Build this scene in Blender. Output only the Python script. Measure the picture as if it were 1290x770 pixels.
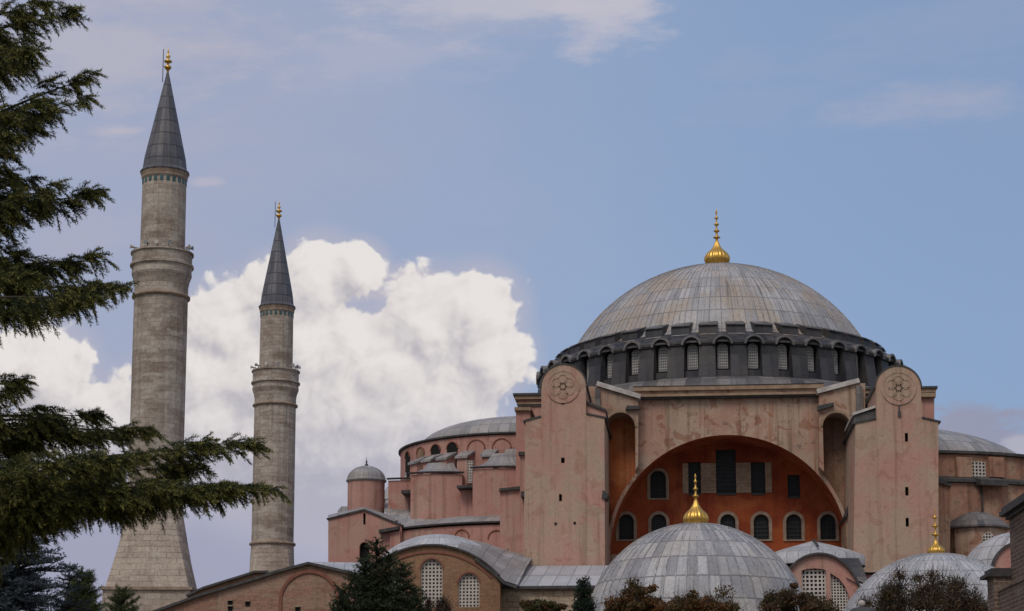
import bpy, bmesh, math, random
import numpy as np
from math import sin, cos, pi, radians, sqrt, atan2
from mathutils import Vector
from mathutils.geometry import tessellate_polygon

for o in list(bpy.data.objects):
    bpy.data.objects.remove(o)
SC = bpy.context.scene
COL = SC.collection
random.seed(7)

# ------------------------------------------------------------------ camera
FPX, TILT, YAW, PPY = 2400.0, radians(9.0), 0.089651, 578.0
CAM = Vector((-4.0, -193.0, 1.7))
cd = bpy.data.cameras.new('camera')
cam = bpy.data.objects.new('camera', cd)
COL.objects.link(cam)
cam.location = CAM
cam.rotation_euler = (pi / 2 + TILT, 0, YAW)
cd.sensor_width = 36
cd.lens = 36 * FPX / 1290
cd.shift_y = (PPY - 385) / 1290
cd.clip_start = 0.5
cd.clip_end = 9000
SC.camera = cam

# ------------------------------------------------------------------ light and exposure
SUN_EL, SUN_AZ = radians(53), radians(197)      # azimuth clockwise from +Y (north of the set): behind and left of the camera
SUN_STRENGTH, SUN_ANGLE = 1.5, radians(25)
SKY_STRENGTH = 0.1
EXPOSURE = 0.1
sd = bpy.data.lights.new('sun', 'SUN')
sd.energy = SUN_STRENGTH
sd.angle = SUN_ANGLE
sd.color = (1.0, 0.93, 0.84)
sun = bpy.data.objects.new('sun', sd)
COL.objects.link(sun)
sv = Vector((sin(SUN_AZ) * cos(SUN_EL), cos(SUN_AZ) * cos(SUN_EL), sin(SUN_EL)))
sun.rotation_euler = sv.to_track_quat('Z', 'Y').to_euler()
sun.location = (-60, -120, 120)
vs = SC.view_settings
vs.view_transform = 'Standard'
vs.look = 'None'
vs.gamma = 1
vs.use_curve_mapping = False
vs.exposure = EXPOSURE

R_ = Vector((cos(YAW), sin(YAW), 0))
FH = Vector((-sin(YAW), cos(YAW), 0))
FW = FH * cos(TILT) + Vector((0, 0, sin(TILT)))
UP = -FH * sin(TILT) + Vector((0, 0, cos(TILT)))

def ray(px, py):
    return FW + R_ * ((px - 645) / FPX) + UP * ((PPY - py) / FPX)

def at(px, py, Y):
    """photo pixel -> point on the upright plane at depth Y"""
    d = ray(px, py)
    return CAM + d * ((Y - CAM.y) / d.y)

def xz(px, py, Y):
    p = at(px, py, Y)
    return (p.x, p.z)

# ------------------------------------------------------------------ node helper
class NT:
    def __init__(s, tree):
        s.t = tree
        s.n = tree.nodes
        s.l = tree.links
    def new(s, typ, **kw):
        n = s.n.new(typ)
        for k, v in kw.items():
            setattr(n, k, v)
        return n
    def put(s, sock, v):
        if v is None:
            return
        if isinstance(v, bpy.types.NodeSocket):
            s.l.new(v, sock)
        elif isinstance(v, (tuple, list)) and len(v) == 3 and sock.type == 'RGBA':
            sock.default_value = (*v, 1)
        else:
            sock.default_value = v
    def m(s, op, a, b=None, c=None, clamp=False):
        n = s.new('ShaderNodeMath', operation=op, use_clamp=clamp)
        s.put(n.inputs[0], a); s.put(n.inputs[1], b); s.put(n.inputs[2], c)
        return n.outputs[0]
    def v(s, op, a, b=None, c=None):
        n = s.new('ShaderNodeVectorMath', operation=op)
        s.put(n.inputs[0], a); s.put(n.inputs[1], b)
        if c is not None:
            s.put(n.inputs[2], c)
        return n.outputs['Value'] if op in ('DISTANCE', 'LENGTH', 'DOT_PRODUCT') else n.outputs[0]
    def mix(s, f, a, b, mode='MIX'):
        n = s.new('ShaderNodeMix', data_type='RGBA', blend_type=mode)
        s.put(n.inputs[0], f); s.put(n.inputs[6], a); s.put(n.inputs[7], b)
        return n.outputs[2]
    def noise(s, vec, scale, detail=4, rough=0.55, out='Fac', dist=0.0):
        n = s.new('ShaderNodeTexNoise')
        s.put(n.inputs['Vector'], vec)
        n.inputs['Scale'].default_value = scale
        n.inputs['Detail'].default_value = detail
        n.inputs['Roughness'].default_value = rough
        n.inputs['Distortion'].default_value = dist
        return n.outputs[out]
    def ss(s, x, a, b, lo=0.0, hi=1.0):
        n = s.new('ShaderNodeMapRange', interpolation_type='SMOOTHSTEP')
        s.put(n.inputs[0], x)
        for i, q in zip((1, 2, 3, 4), (a, b, lo, hi)):
            s.put(n.inputs[i], q)
        return n.outputs[0]

# ------------------------------------------------------------------ sky (world)
def build_world():
    w = bpy.data.worlds.new('World')
    SC.world = w
    w.use_nodes = True
    t = NT(w.node_tree)
    t.n.clear()
    out = t.new('ShaderNodeOutputWorld')
    bg = t.new('ShaderNodeBackground')
    bg.inputs[1].default_value = SKY_STRENGTH
    t.l.new(bg.outputs[0], out.inputs[0])
    sky = t.new('ShaderNodeTexSky', sky_type='NISHITA')
    sky.sun_disc = False
    sky.sun_elevation = SUN_EL
    sky.sun_rotation = SUN_AZ
    sky.air_density = 1.0
    sky.dust_density = 2.0
    sky.ozone_density = 1.5
    tc = t.new('ShaderNodeTexCoord')
    sep = t.new('ShaderNodeSeparateXYZ')
    t.l.new(tc.outputs['Generated'], sep.inputs[0])
    X, Y, Z = sep.outputs
    Ys = t.m('MAXIMUM', Y, 0.05)
    u = t.m('DIVIDE', X, Ys)
    v = t.m('DIVIDE', Z, Ys)
    cmb = t.new('ShaderNodeCombineXYZ')
    t.l.new(u, cmb.inputs[0]); t.l.new(v, cmb.inputs[1])
    P = cmb.outputs[0]                     # direction on the northern sky, world fixed
    SCL = 1.0 / 2400.0
    # cumulus bank: a union of soft billows
    blobs = [(400, 352, 62), (352, 378, 62), (290, 415, 72), (452, 338, 40), (540, 412, 80), (602, 392, 64), (618, 450, 58),
             (480, 470, 90), (330, 480, 100), (250, 470, 75), (58, 468, 68), (10, 460, 55), (125, 530, 62), (200, 560, 100),
             (420, 580, 125), (560, 530, 85), (60, 560, 80), (440, 520, 110), (330, 560, 110), (500, 560, 100), (270, 540, 90), (500, 455, 72), (440, 440, 62), (390, 440, 80)]
    def density(P):
        d = None
        for (px, py, r) in blobs:
            q = ray(px, py)
            c = (q.x / q.y, q.z / q.y, 0)
            k = t.v('DISTANCE', P, c)
            e = t.m('MULTIPLY_ADD', k, -1.0 / (r * SCL), 1.0)
            if d is None:
                d = e
            else:
                n = t.new('ShaderNodeMath', operation='SMOOTH_MAX')
                t.put(n.inputs[0], d); t.put(n.inputs[1], e); n.inputs[2].default_value = 0.25
                d = n.outputs[0]
        return d
    def puff(P):
        wv = t.noise(P, 38, 3, 0.5, 'Color')
        wv = t.v('MULTIPLY_ADD', wv, (0.022, 0.022, 0.0), (-0.011, -0.011, 0))
        Q = t.v('ADD', P, wv)
        tot = None
        for sc, am in ((42, 0.46), (95, 0.28), (210, 0.17)):
            vn = t.new('ShaderNodeTexVoronoi', feature='SMOOTH_F1', voronoi_dimensions='2D')
            t.put(vn.inputs['Vector'], Q)
            vn.inputs['Scale'].default_value = sc
            vn.inputs['Smoothness'].default_value = 0.35
            e = t.m('MULTIPLY', vn.outputs['Distance'], -am)
            tot = e if tot is None else t.m('ADD', tot, e)
        f = t.noise(Q, 120, 7, 0.62)
        return t.m('ADD', tot, t.m('MULTIPLY', f, 0.34))
    D = density(P)
    Dl = density(t.v('ADD', P, (0.0075, 0.0105, 0)))
    b0 = puff(P)
    b1 = puff(t.v('ADD', P, (0.0036, 0.005, 0)))
    dens = t.m('ADD', D, t.m('MULTIPLY', t.m('ADD', b0, 0.21), 1.1))
    dens = t.m('ADD', dens, t.ss(D, 0.12, 0.4, 0, 0.4))
    # crisp crown, soft ragged foot
    lowfade = t.ss(v, ray(645, 700).z / ray(645, 700).y, ray(645, 450).z / ray(645, 450).y)
    ew = t.m('MULTIPLY_ADD', lowfade, -0.14, 0.34)
    al = t.new('ShaderNodeMapRange', interpolation_type='SMOOTHSTEP')
    t.put(al.inputs[0], dens); al.inputs[1].default_value = -0.03; t.put(al.inputs[2], ew)
    alpha = t.m('MULTIPLY', al.outputs[0], t.m('MULTIPLY_ADD', t.m('POWER', lowfade, 0.7), 0.93, 0.05))
    form = t.m('MULTIPLY', t.m('SUBTRACT', D, Dl), 0.75)
    relief = t.m('MULTIPLY', t.m('SUBTRACT', b0, b1), 0.85)
    big = t.noise(P, 14, 3, 0.5)
    val = t.m('ADD', t.m('ADD', form, relief), t.m('MULTIPLY', t.m('SUBTRACT', big, 0.5), -0.22))
    val = t.m('ADD', val, t.m('MULTIPLY_ADD', lowfade, 0.62, 0.12))
    val = t.m('ADD', val, t.m('MULTIPLY', t.ss(dens, 0.0, 0.3), -0.06))
    cr = t.new('ShaderNodeValToRGB')
    cr.color_ramp.interpolation = 'B_SPLINE'
    t.put(cr.inputs[0], val)
    e = cr.color_ramp.elements
    e[0].position = 0.0; e[0].color = (0.43, 0.42, 0.475, 1)
    e[1].position = 0.98; e[1].color = (0.84, 0.80, 0.775, 1)
    for pp, c in ((0.3, (0.56, 0.535, 0.565, 1)), (0.55, (0.70, 0.66, 0.66, 1)), (0.75, (0.78, 0.735, 0.715, 1))):
        q = e.new(pp); q.color = c
    vm = t.new('ShaderNodeVectorMath', operation='SCALE')
    t.l.new(cr.outputs[0], vm.inputs[0]); vm.inputs['Scale'].default_value = 8.9
    ccol = vm.outputs[0]
    # base sky: nishita greyed by thin high cloud
    base = t.mix(0.72, sky.outputs[0], (2.62, 3.72, 5.75))
    st = t.new('ShaderNodeMapping')
    t.l.new(P, st.inputs[0])
    st.inputs['Scale'].default_value = (1.0, 2.6, 1)
    st.inputs['Rotation'].default_value = (0, 0, 0.12)
    wn = t.noise(st.outputs[0], 7.5, 7, 0.6, dist=0.3)
    wn2 = t.noise(st.outputs[0], 22, 6, 0.6)
    hi0 = ray(645, 330).z / ray(645, 330).y
    hi1 = ray(645, 30).z / ray(645, 30).y
    upm = t.ss(v, hi0, hi1)
    lf = t.ss(u, ray(1120, 200).x / ray(1120, 200).y, ray(150, 200).x / ray(150, 200).y)
    thin = t.m('MULTIPLY', t.ss(t.m('ADD', wn, t.m('MULTIPLY', t.m('SUBTRACT', wn2, 0.5), 0.35)), 0.40, 0.68), t.m('MULTIPLY', upm, t.m('MULTIPLY_ADD', lf, 0.75, 0.25)))
    veil = t.m('MAXIMUM', t.m('MULTIPLY', thin, 1.1), t.m('MULTIPLY', lf, t.m('MULTIPLY_ADD', wn, 1.0, 0.28)), clamp=True)
    base = t.mix(t.m('MULTIPLY', veil, 0.9), base, (3.72, 3.85, 5.0))
    # wisps and the bright streak high in the middle
    def patch(px, py, rx, ry, amt, col, base, soft=0.75):
        q = ray(px, py)
        off = t.v('SUBTRACT', P, (q.x / q.y, q.z / q.y, 0))
        off = t.v('MULTIPLY', off, (1 / (rx * SCL), 1 / (ry * SCL), 0))
        ln = t.v('LENGTH', off)
        ln = t.m('ADD', ln, t.m('MULTIPLY', t.m('SUBTRACT', wn2, 0.5), 2.2))
        return t.mix(t.m('MULTIPLY', t.ss(ln, 1.0, 1.0 - soft), amt), base, col)
    base = patch(760, 22, 105, 60, 0.7, (5.2, 4.95, 5.6), base, 0.8)
    base = patch(640, 4, 290, 62, 0.75, (5.0, 4.85, 5.5), base, 0.9)
    base = patch(470, 70, 230, 60, 0.4, (4.4, 4.4, 5.4), base, 0.95)
    base = patch(90, 60, 330, 130, 0.65, (4.5, 4.35, 5.0), base, 0.95)
    base = patch(120, 290, 160, 60, 0.4, (4.0, 3.95, 4.9), base, 0.95)
    base = patch(150, 165, 48, 10, 0.55, (5.0, 4.6, 5.1), base, 0.9)
    base = patch(258, 230, 26, 8, 0.45, (5.0, 4.6, 5.2), base, 0.9)
    base = patch(1170, 130, 150, 40, 0.5, (4.4, 4.3, 5.2), base, 0.95)
    base = patch(1235, 558, 84, 58, 0.9, (3.05, 3.05, 3.95), base, 0.45)
    base = patch(1285, 572, 36, 34, 0.6, (5.2, 5.0, 5.5), base, 0.6)
    base = patch(485, 362, 75, 42, 0.85, (4.7, 4.5, 5.15), base, 0.7)
    # grey-violet air low under the bank
    low = t.m('MULTIPLY', t.m('SUBTRACT', 1.0, lowfade), lf)
    base = t.mix(t.m('MULTIPLY', low, 0.8), base, (3.25, 3.25, 4.35))
    # edge of the bank sits in pale mist
    mist = t.m('MULTIPLY', t.ss(D, -0.4, 0.2), 0.6)
    base = t.mix(mist, base, (4.5, 4.35, 5.15))
    rt_ = t.ss(u, ray(700, 300).x / ray(700, 300).y, ray(1350, 300).x / ray(1350, 300).y)
    base = t.mix(t.m('MULTIPLY', rt_, 0.14), base, (1.2, 1.8, 3.4))
    col = t.mix(alpha, base, ccol)
    # only the sky in front carries this bank; elsewhere broken bright cloud
    fr = t.ss(Y, 0.15, 0.4)
    gn = t.noise(tc.outputs['Generated'], 2.2, 5, 0.55)
    rest = t.mix(t.ss(gn, 0.38, 0.62), base, (5.6, 5.3, 5.3))
    rest = t.mix(t.ss(Z, 0.0, 0.12), (3.2, 3.2, 3.6), rest)
    col = t.mix(fr, rest, col)
    t.l.new(col, bg.inputs[0])
    try:
        w.cycles.sampling_method = 'MANUAL'
        w.cycles.sample_map_resolution = 512
    except Exception:
        pass
build_world()

# ------------------------------------------------------------------ materials
def base_mat(name, rough=0.9):
    m = bpy.data.materials.new(name)
    m.use_nodes = True
    t = NT(m.node_tree)
    b = t.n['Principled BSDF']
    b.inputs['Roughness'].default_value = rough
    b.inputs['Specular IOR Level'].default_value = 0.25
    return m, t, b

def pos(t):
    return t.new('ShaderNodeNewGeometry').outputs['Position']

def bump(t, b, h, strength=0.3, dist=0.05):
    n = t.new('ShaderNodeBump')
    n.inputs['Strength'].default_value = strength
    n.inputs['Distance'].default_value = dist
    t.l.new(h, n.inputs['Height'])
    t.l.new(n.outputs[0], b.inputs['Normal'])

def stretch(t, p, s):
    mp = t.new('ShaderNodeMapping')
    t.l.new(p, mp.inputs[0])
    mp.inputs['Scale'].default_value = s
    return mp.outputs[0]

def plaster(name, c1, c2, c3, blotch=(0.52, 0.62), dark=0.55, dk=(0.58, 0.75), streak=0.35, seed=0.0, rust=0.35, patch=0.5, pcol=(0.8, 0.68, 0.62)):
    m, t, b = base_mat(name, 0.95)
    p = t.v('ADD', pos(t), (seed, seed * 1.7, seed * 0.6))
    n1 = t.noise(p, 0.16, 6, 0.6)
    col = t.mix(t.ss(n1, 0.41, 0.59), c1, c2)
    # broad upright bands where rain has bleached the wash
    n0 = t.noise(stretch(t, p, (0.42, 0.42, 0.05)), 1.0, 5, 0.6)
    col = t.mix(t.ss(n0, 0.47, 0.66, 0, 0.4), col, c3)
    n2 = t.noise(p, 0.34, 5, 0.55, dist=0.6)
    col = t.mix(t.ss(n2, blotch[0], blotch[1], 0, 0.7), col, c3)
    # repairs: hard edged patches
    n6 = t.noise(p, 0.75, 3, 0.4, dist=1.2)
    col = t.mix(t.ss(n6, 0.60, 0.625, 0, patch), col, t.mix(1.0, col, pcol, 'MULTIPLY'))
    # rust runs
    n7 = t.noise(stretch(t, p, (1.1, 1.1, 0.12)), 1.0, 6, 0.65)
    col = t.mix(t.ss(n7, 0.57, 0.72, 0, rust), col, (0.27, 0.105, 0.05))
    # rain streaks: stretched upright
    n3 = t.noise(stretch(t, p, (1.9, 1.9, 0.06)), 1.0, 6, 0.62)
    sk = t.ss(n3, 0.5, 0.68, 0, streak)
    col = t.mix(sk, col, t.mix(1.0, col, (0.42, 0.38, 0.35), 'MULTIPLY'))
    n4 = t.noise(p, 1.1, 8, 0.7)
    col = t.mix(t.ss(n4, dk[0], dk[1], 0, dark), col, (0.09, 0.07, 0.055))
    n5 = t.noise(p, 6.0, 6, 0.7)
    f = t.ss(n5, 0.25, 0.75, 0.88, 1.1)
    vm = t.new('ShaderNodeVectorMath', operation='SCALE')
    t.l.new(col, vm.inputs[0]); t.l.new(f, vm.inputs['Scale'])
    t.l.new(vm.outputs[0], b.inputs['Base Color'])
    bump(t, b, t.m('ADD', t.m('MULTIPLY', n4, 0.6), t.m('MULTIPLY', n5, 0.3)), 0.5, 0.08)
    return m

def leadmat(name, c1, c2, warm, warm_amt=0.5, streak=0.5, dcol=(0.05, 0.045, 0.045), rough=0.55, panel=1.0, seam=0.035, offset=0.0, fine=1.0, mcol=(0.07, 0.065, 0.065)):
    m, t, b = base_mat(name, rough)
    uv = t.new('ShaderNodeUVMap').outputs[0]
    p = pos(t)
    wob = t.noise(p, 0.9, 3, 0.5, 'Color')
    uvw = t.v('ADD', uv, t.v('MULTIPLY_ADD', wob, (0.07, 0.05, 0), (-0.035, -0.025, 0)))
    br = t.new('ShaderNodeTexBrick')
    t.l.new(uvw, br.inputs['Vector'])
    br.inputs['Scale'].default_value = 1
    br.inputs['Brick Width'].default_value = 1
    br.inputs['Row Height'].default_value = 1
    br.inputs['Mortar Size'].default_value = seam
    br.inputs['Mortar Smooth'].default_value = 0.4
    br.inputs['Color1'].default_value = (0, 0, 0, 1)
    br.inputs['Color2'].default_value = (1, 1, 1, 1)
    br.inputs['Mortar'].default_value = (0.5, 0.5, 0.5, 1)
    br.offset = offset
    rnd = t.m('MULTIPLY', br.outputs['Color'], 1.0)
    n1 = t.noise(p, 0.35, 6, 0.6)
    k = t.m('ADD', t.m('MULTIPLY', rnd, 0.55 * panel), t.m('MULTIPLY', n1, 1.0 - 0.3 * panel))
    col = t.mix(t.ss(k, 0.3, 1.0), c1, c2)
    n2 = t.noise(p, 0.22, 5, 0.6)
    col = t.mix(t.m('MULTIPLY', t.ss(t.m('ADD', n2, t.m('MULTIPLY', rnd, 0.18)), 0.48, 0.72), warm_amt), col, warm)
    # dark runs following the fall of the sheet
    sp = stretch(t, uv, (2.6 * fine, 0.16 * fine, 1))
    n3 = t.noise(sp, 1.0, 5, 0.62)
    n3b = t.noise(stretch(t, uv, (0.13, 0.1, 1)), 1.0, 2, 0.5)
    sk = t.m('MULTIPLY', t.ss(n3, 0.5, 0.66), t.ss(n3b, 0.42, 0.62, 0.12, 1.0))
    col = t.mix(t.m('MULTIPLY', sk, streak), col, dcol)
    col = t.mix(t.m('MULTIPLY', br.outputs['Fac'], 0.6), col, mcol)
    n4 = t.noise(p, 5, 6, 0.7)
    f = t.ss(n4, 0.25, 0.75, 0.8, 1.18)
    vm = t.new('ShaderNodeVectorMath', operation='SCALE')
    t.l.new(col, vm.inputs[0]); t.l.new(f, vm.inputs['Scale'])
    t.l.new(vm.outputs[0], b.inputs['Base Color'])
    b.inputs['Specular IOR Level'].default_value = 0.35
    bump(t, b, t.m('ADD', br.outputs['Fac'], t.m('MULTIPLY', n4, 0.5)), 0.5, 0.06)
    return m

def masonry(name, c1, c2, mortar, bw, bh, pale=None, stain=0.5, ms=0.02, big=0.6):
    m, t, b = base_mat(name, 0.95)
    uv = t.new('ShaderNodeUVMap').outputs[0]
    p = pos(t)
    wob = t.noise(p, 1.5, 3, 0.5, 'Color')
    uvw = t.v('ADD', uv, t.v('MULTIPLY_ADD', wob, (0.12, 0.06, 0), (-0.06, -0.03, 0)))
    br = t.new('ShaderNodeTexBrick')
    t.l.new(uvw, br.inputs['Vector'])
    br.inputs['Scale'].default_value = 1
    br.inputs['Brick Width'].default_value = bw
    br.inputs['Row Height'].default_value = bh
    br.inputs['Mortar Size'].default_value = ms
    br.inputs['Mortar Smooth'].default_value = 0.3
    br.inputs['Color1'].default_value = (*c1, 1)
    br.inputs['Color2'].default_value = (*c2, 1)
    br.inputs['Mortar'].default_value = (*mortar, 1)
    col = br.outputs['Color']
    n1 = t.noise(p, 0.3, 7, 0.65)
    col = t.mix(t.ss(n1, 0.4, 0.7, 0, big), col, t.mix(1.0, col, (0.62, 0.56, 0.52), 'MULTIPLY'))
    if pale:
        n2 = t.noise(stretch(t, p, (0.35, 0.35, 1.3)), 0.8, 6, 0.65)
        col = t.mix(t.ss(n2, 0.47, 0.62, 0, 0.75), col, pale)
    n3 = t.noise(stretch(t, p, (1.6, 1.6, 0.06)), 1.0, 5, 0.6)
    col = t.mix(t.ss(n3, 0.5, 0.75, 0, stain), col, (0.1, 0.085, 0.07))
    n4 = t.noise(p, 4.5, 7, 0.7)
    f = t.ss(n4, 0.25, 0.75, 0.75, 1.2)
    vm = t.new('ShaderNodeVectorMath', operation='SCALE')
    t.l.new(col, vm.inputs[0]); t.l.new(f, vm.inputs['Scale'])
    t.l.new(vm.outputs[0], b.inputs['Base Color'])
    bump(t, b, t.m('SUBTRACT', t.m('MULTIPLY', n4, 0.8), br.outputs['Fac']), 0.6, 0.05)
    return m

def plain(name, c1, c2=None, rough=0.8, metal=0.0, scale=2.0, spec=0.3, bmp=0.2):
    m, t, b = base_mat(name, rough)
    b.inputs['Metallic'].default_value = metal
    b.inputs['Specular IOR Level'].default_value = spec
    n = t.noise(pos(t), scale, 6, 0.65)
    col = t.mix(t.ss(n, 0.3, 0.7), c1, c2 or tuple(x * 0.65 for x in c1))
    t.l.new(col, b.inputs['Base Color'])
    if bmp:
        bump(t, b, n, bmp, 0.05)
    return m

def foliage_mat(name, trans=0.25, rough=0.6):
    m, t, b = base_mat(name, rough)
    at_ = t.new('ShaderNodeAttribute')
    at_.attribute_name = 'tint'
    t.l.new(at_.outputs['Color'], b.inputs['Base Color'])
    if trans:
        tr = t.new('ShaderNodeBsdfTranslucent')
        t.l.new(at_.outputs['Color'], tr.inputs[0])
        mx = t.new('ShaderNodeMixShader')
        mx.inputs[0].default_value = trans
        t.l.new(b.outputs[0], mx.inputs[1]); t.l.new(tr.outputs[0], mx.inputs[2])
        t.l.new(mx.outputs[0], t.n['Material Output'].inputs[0])
    return m

M = dict(
    pink=plaster('pink_plaster', (0.46, 0.245, 0.205), (0.40, 0.205, 0.17), (0.41, 0.275, 0.22), dark=0.3, streak=0.45, rust=0.15),
    tower=plaster('tower_plaster', (0.41, 0.28, 0.21), (0.42, 0.235, 0.19), (0.37, 0.29, 0.215), (0.45, 0.6), dark=0.3, streak=0.4, seed=13, rust=0.25),
    arch=plaster('beige_plaster', (0.41, 0.295, 0.22), (0.35, 0.255, 0.195), (0.36, 0.205, 0.15), (0.5, 0.6), dark=0.6, dk=(0.54, 0.68), streak=0.7, seed=31, rust=0.6, patch=0.8, pcol=(0.72, 0.55, 0.48)),
    red=plaster('red_plaster', (0.31, 0.072, 0.024), (0.21, 0.038, 0.018), (0.35, 0.11, 0.04), (0.5, 0.7), dark=0.2, streak=0.35, seed=5),
    niche=plaster('orange_plaster', (0.50, 0.185, 0.06), (0.38, 0.09, 0.035), (0.52, 0.27, 0.13), (0.5, 0.65), dark=0.45, dk=(0.52, 0.7), streak=0.5, seed=9),
    stain=plaster('stained_plaster', (0.31, 0.21, 0.14), (0.24, 0.13, 0.085), (0.30, 0.20, 0.14), dark=0.6, dk=(0.48, 0.66), streak=0.6, seed=21),
    brown=plaster('brown_plaster', (0.36, 0.195, 0.135), (0.27, 0.14, 0.1), (0.38, 0.26, 0.18), (0.52, 0.62), dark=0.55, dk=(0.5, 0.68), streak=0.5, seed=44),
    lead=leadmat('dome_lead', (0.25, 0.25, 0.268), (0.44, 0.435, 0.445), (0.34, 0.275, 0.22), 0.8, 0.85, panel=0.65),
    lead_tomb=leadmat('tomb_lead', (0.21, 0.21, 0.23), (0.44, 0.445, 0.47), (0.37, 0.33, 0.29), 0.5, 0.85, dcol=(0.13, 0.115, 0.115), panel=0.8, fine=1.7),
    lead_roof=leadmat('roof_lead', (0.20, 0.197, 0.205), (0.36, 0.35, 0.36), (0.24, 0.2, 0.175), 0.5, 0.55),
    lead_pale=leadmat('pale_lead', (0.30, 0.31, 0.34), (0.44, 0.45, 0.49), (0.40, 0.36, 0.33), 0.3, 0.45, dcol=(0.1, 0.09, 0.09)),
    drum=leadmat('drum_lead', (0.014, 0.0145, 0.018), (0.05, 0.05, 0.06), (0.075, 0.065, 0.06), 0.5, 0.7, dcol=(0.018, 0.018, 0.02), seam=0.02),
    skirt=leadmat('skirt_lead', (0.05, 0.05, 0.057), (0.19, 0.185, 0.19), (0.16, 0.13, 0.11), 0.5, 0.5, dcol=(0.03, 0.03, 0.03)),
    cone=leadmat('spire_lead', (0.07, 0.072, 0.088), (0.135, 0.135, 0.16), (0.11, 0.095, 0.09), 0.4, 0.5, dcol=(0.03, 0.028, 0.033), seam=0.055, mcol=(0.012, 0.012, 0.015)),
    minaret=masonry('minaret_stone', (0.43, 0.37, 0.315), (0.31, 0.26, 0.22), (0.31, 0.265, 0.225), 0.8, 0.4, pale=(0.46, 0.41, 0.355), stain=0.55, big=0.95),
    ashlar=masonry('base_stone', (0.45, 0.385, 0.325), (0.33, 0.27, 0.225), (0.22, 0.18, 0.15), 1.3, 0.5, pale=(0.46, 0.39, 0.32), stain=0.3, big=0.4),
    brick=masonry('red_brick', (0.36, 0.18, 0.125), (0.25, 0.125, 0.09), (0.3, 0.22, 0.17), 0.36, 0.12, pale=(0.34, 0.235, 0.175), stain=0.35, ms=0.018),
    hall=masonry('ochre_brick', (0.33, 0.19, 0.11), (0.26, 0.145, 0.085), (0.27, 0.17, 0.11), 0.34, 0.11, stain=0.3, ms=0.014),
    rubble=masonry('rubble_stone', (0.40, 0.32, 0.23), (0.30, 0.21, 0.15), (0.24, 0.16, 0.11), 0.8, 0.42, pale=(0.43, 0.36, 0.27), stain=0.4, ms=0.05),
    darkbrick=masonry('dark_brick', (0.15, 0.095, 0.078), (0.09, 0.06, 0.05), (0.22, 0.17, 0.14), 0.42, 0.2, pale=(0.2, 0.15, 0.12), stain=0.5, ms=0.035),
    gold=plain('gilt', (0.75, 0.47, 0.12), (0.5, 0.29, 0.07), rough=0.42, metal=1.0, scale=3, bmp=0.05),
    coping=plain('coping_lead', (0.075, 0.07, 0.07), (0.035, 0.033, 0.034), 0.7),
    cornice=plain('cornice_stone', (0.33, 0.24, 0.165), (0.22, 0.145, 0.1), 0.95, scale=1.2),
    trim=plain('pale_trim', (0.34, 0.265, 0.2), (0.21, 0.15, 0.115), 0.95, scale=1.5),
    whitetop=plain('pale_coping', (0.52, 0.49, 0.46), (0.33, 0.3, 0.28), 0.9, scale=1.0),
    redtrim=plain('red_trim', (0.24, 0.1, 0.07), (0.17, 0.07, 0.05), 0.95, scale=2),
    lattice=plain('window_lattice', (0.55, 0.5, 0.45), (0.42, 0.38, 0.34), 0.85, scale=1.5),
    greylat=plain('drum_lattice', (0.43, 0.42, 0.41), (0.33, 0.32, 0.31), 0.8, scale=1.5),
    darklat=plain('iron_lattice', (0.032, 0.036, 0.038), (0.018, 0.02, 0.021), 0.7, scale=1.5),
    glass=plain('dark_glass', (0.016, 0.019, 0.021), (0.008, 0.01, 0.011), 0.5, scale=1, spec=0.3, bmp=0),
    greyglass=plain('dusty_glass', (0.23, 0.23, 0.24), (0.15, 0.15, 0.155), 0.4, scale=1, spec=0.5, bmp=0),
    black=plain('dark_opening', (0.012, 0.011, 0.01), (0.008, 0.008, 0.008), 0.95, bmp=0),
    teal=plain('teal_tile', (0.055, 0.125, 0.135), (0.03, 0.075, 0.085), 0.4, scale=3),
    metal=plain('grey_metal', (0.25, 0.25, 0.25), (0.12, 0.12, 0.12), 0.5, scale=4),
    panel=masonry('pale_block', (0.38, 0.29, 0.2), (0.31, 0.23, 0.16), (0.28, 0.21, 0.16), 0.6, 0.3, stain=0.2, ms=0.02),
    bark=plain('bark', (0.055, 0.042, 0.032), (0.03, 0.024, 0.02), 0.95, scale=6),
    soil=plain('lawn_ground', (0.07, 0.085, 0.035), (0.11, 0.095, 0.06), 0.98, scale=0.25),
    paving=plain('paving', (0.3, 0.28, 0.25), (0.22, 0.2, 0.18), 0.9, scale=0.6),
    needles=foliage_mat('cedar_needles', 0.15, 0.65),
    leaf=foliage_mat('leaf', 0.3, 0.6),
)

# ------------------------------------------------------------------ mesh builder
def wloc(o):
    p = Vector((0, 0, 0))
    while o is not None:
        p += o.location
        o = o.parent
    return p

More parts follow.
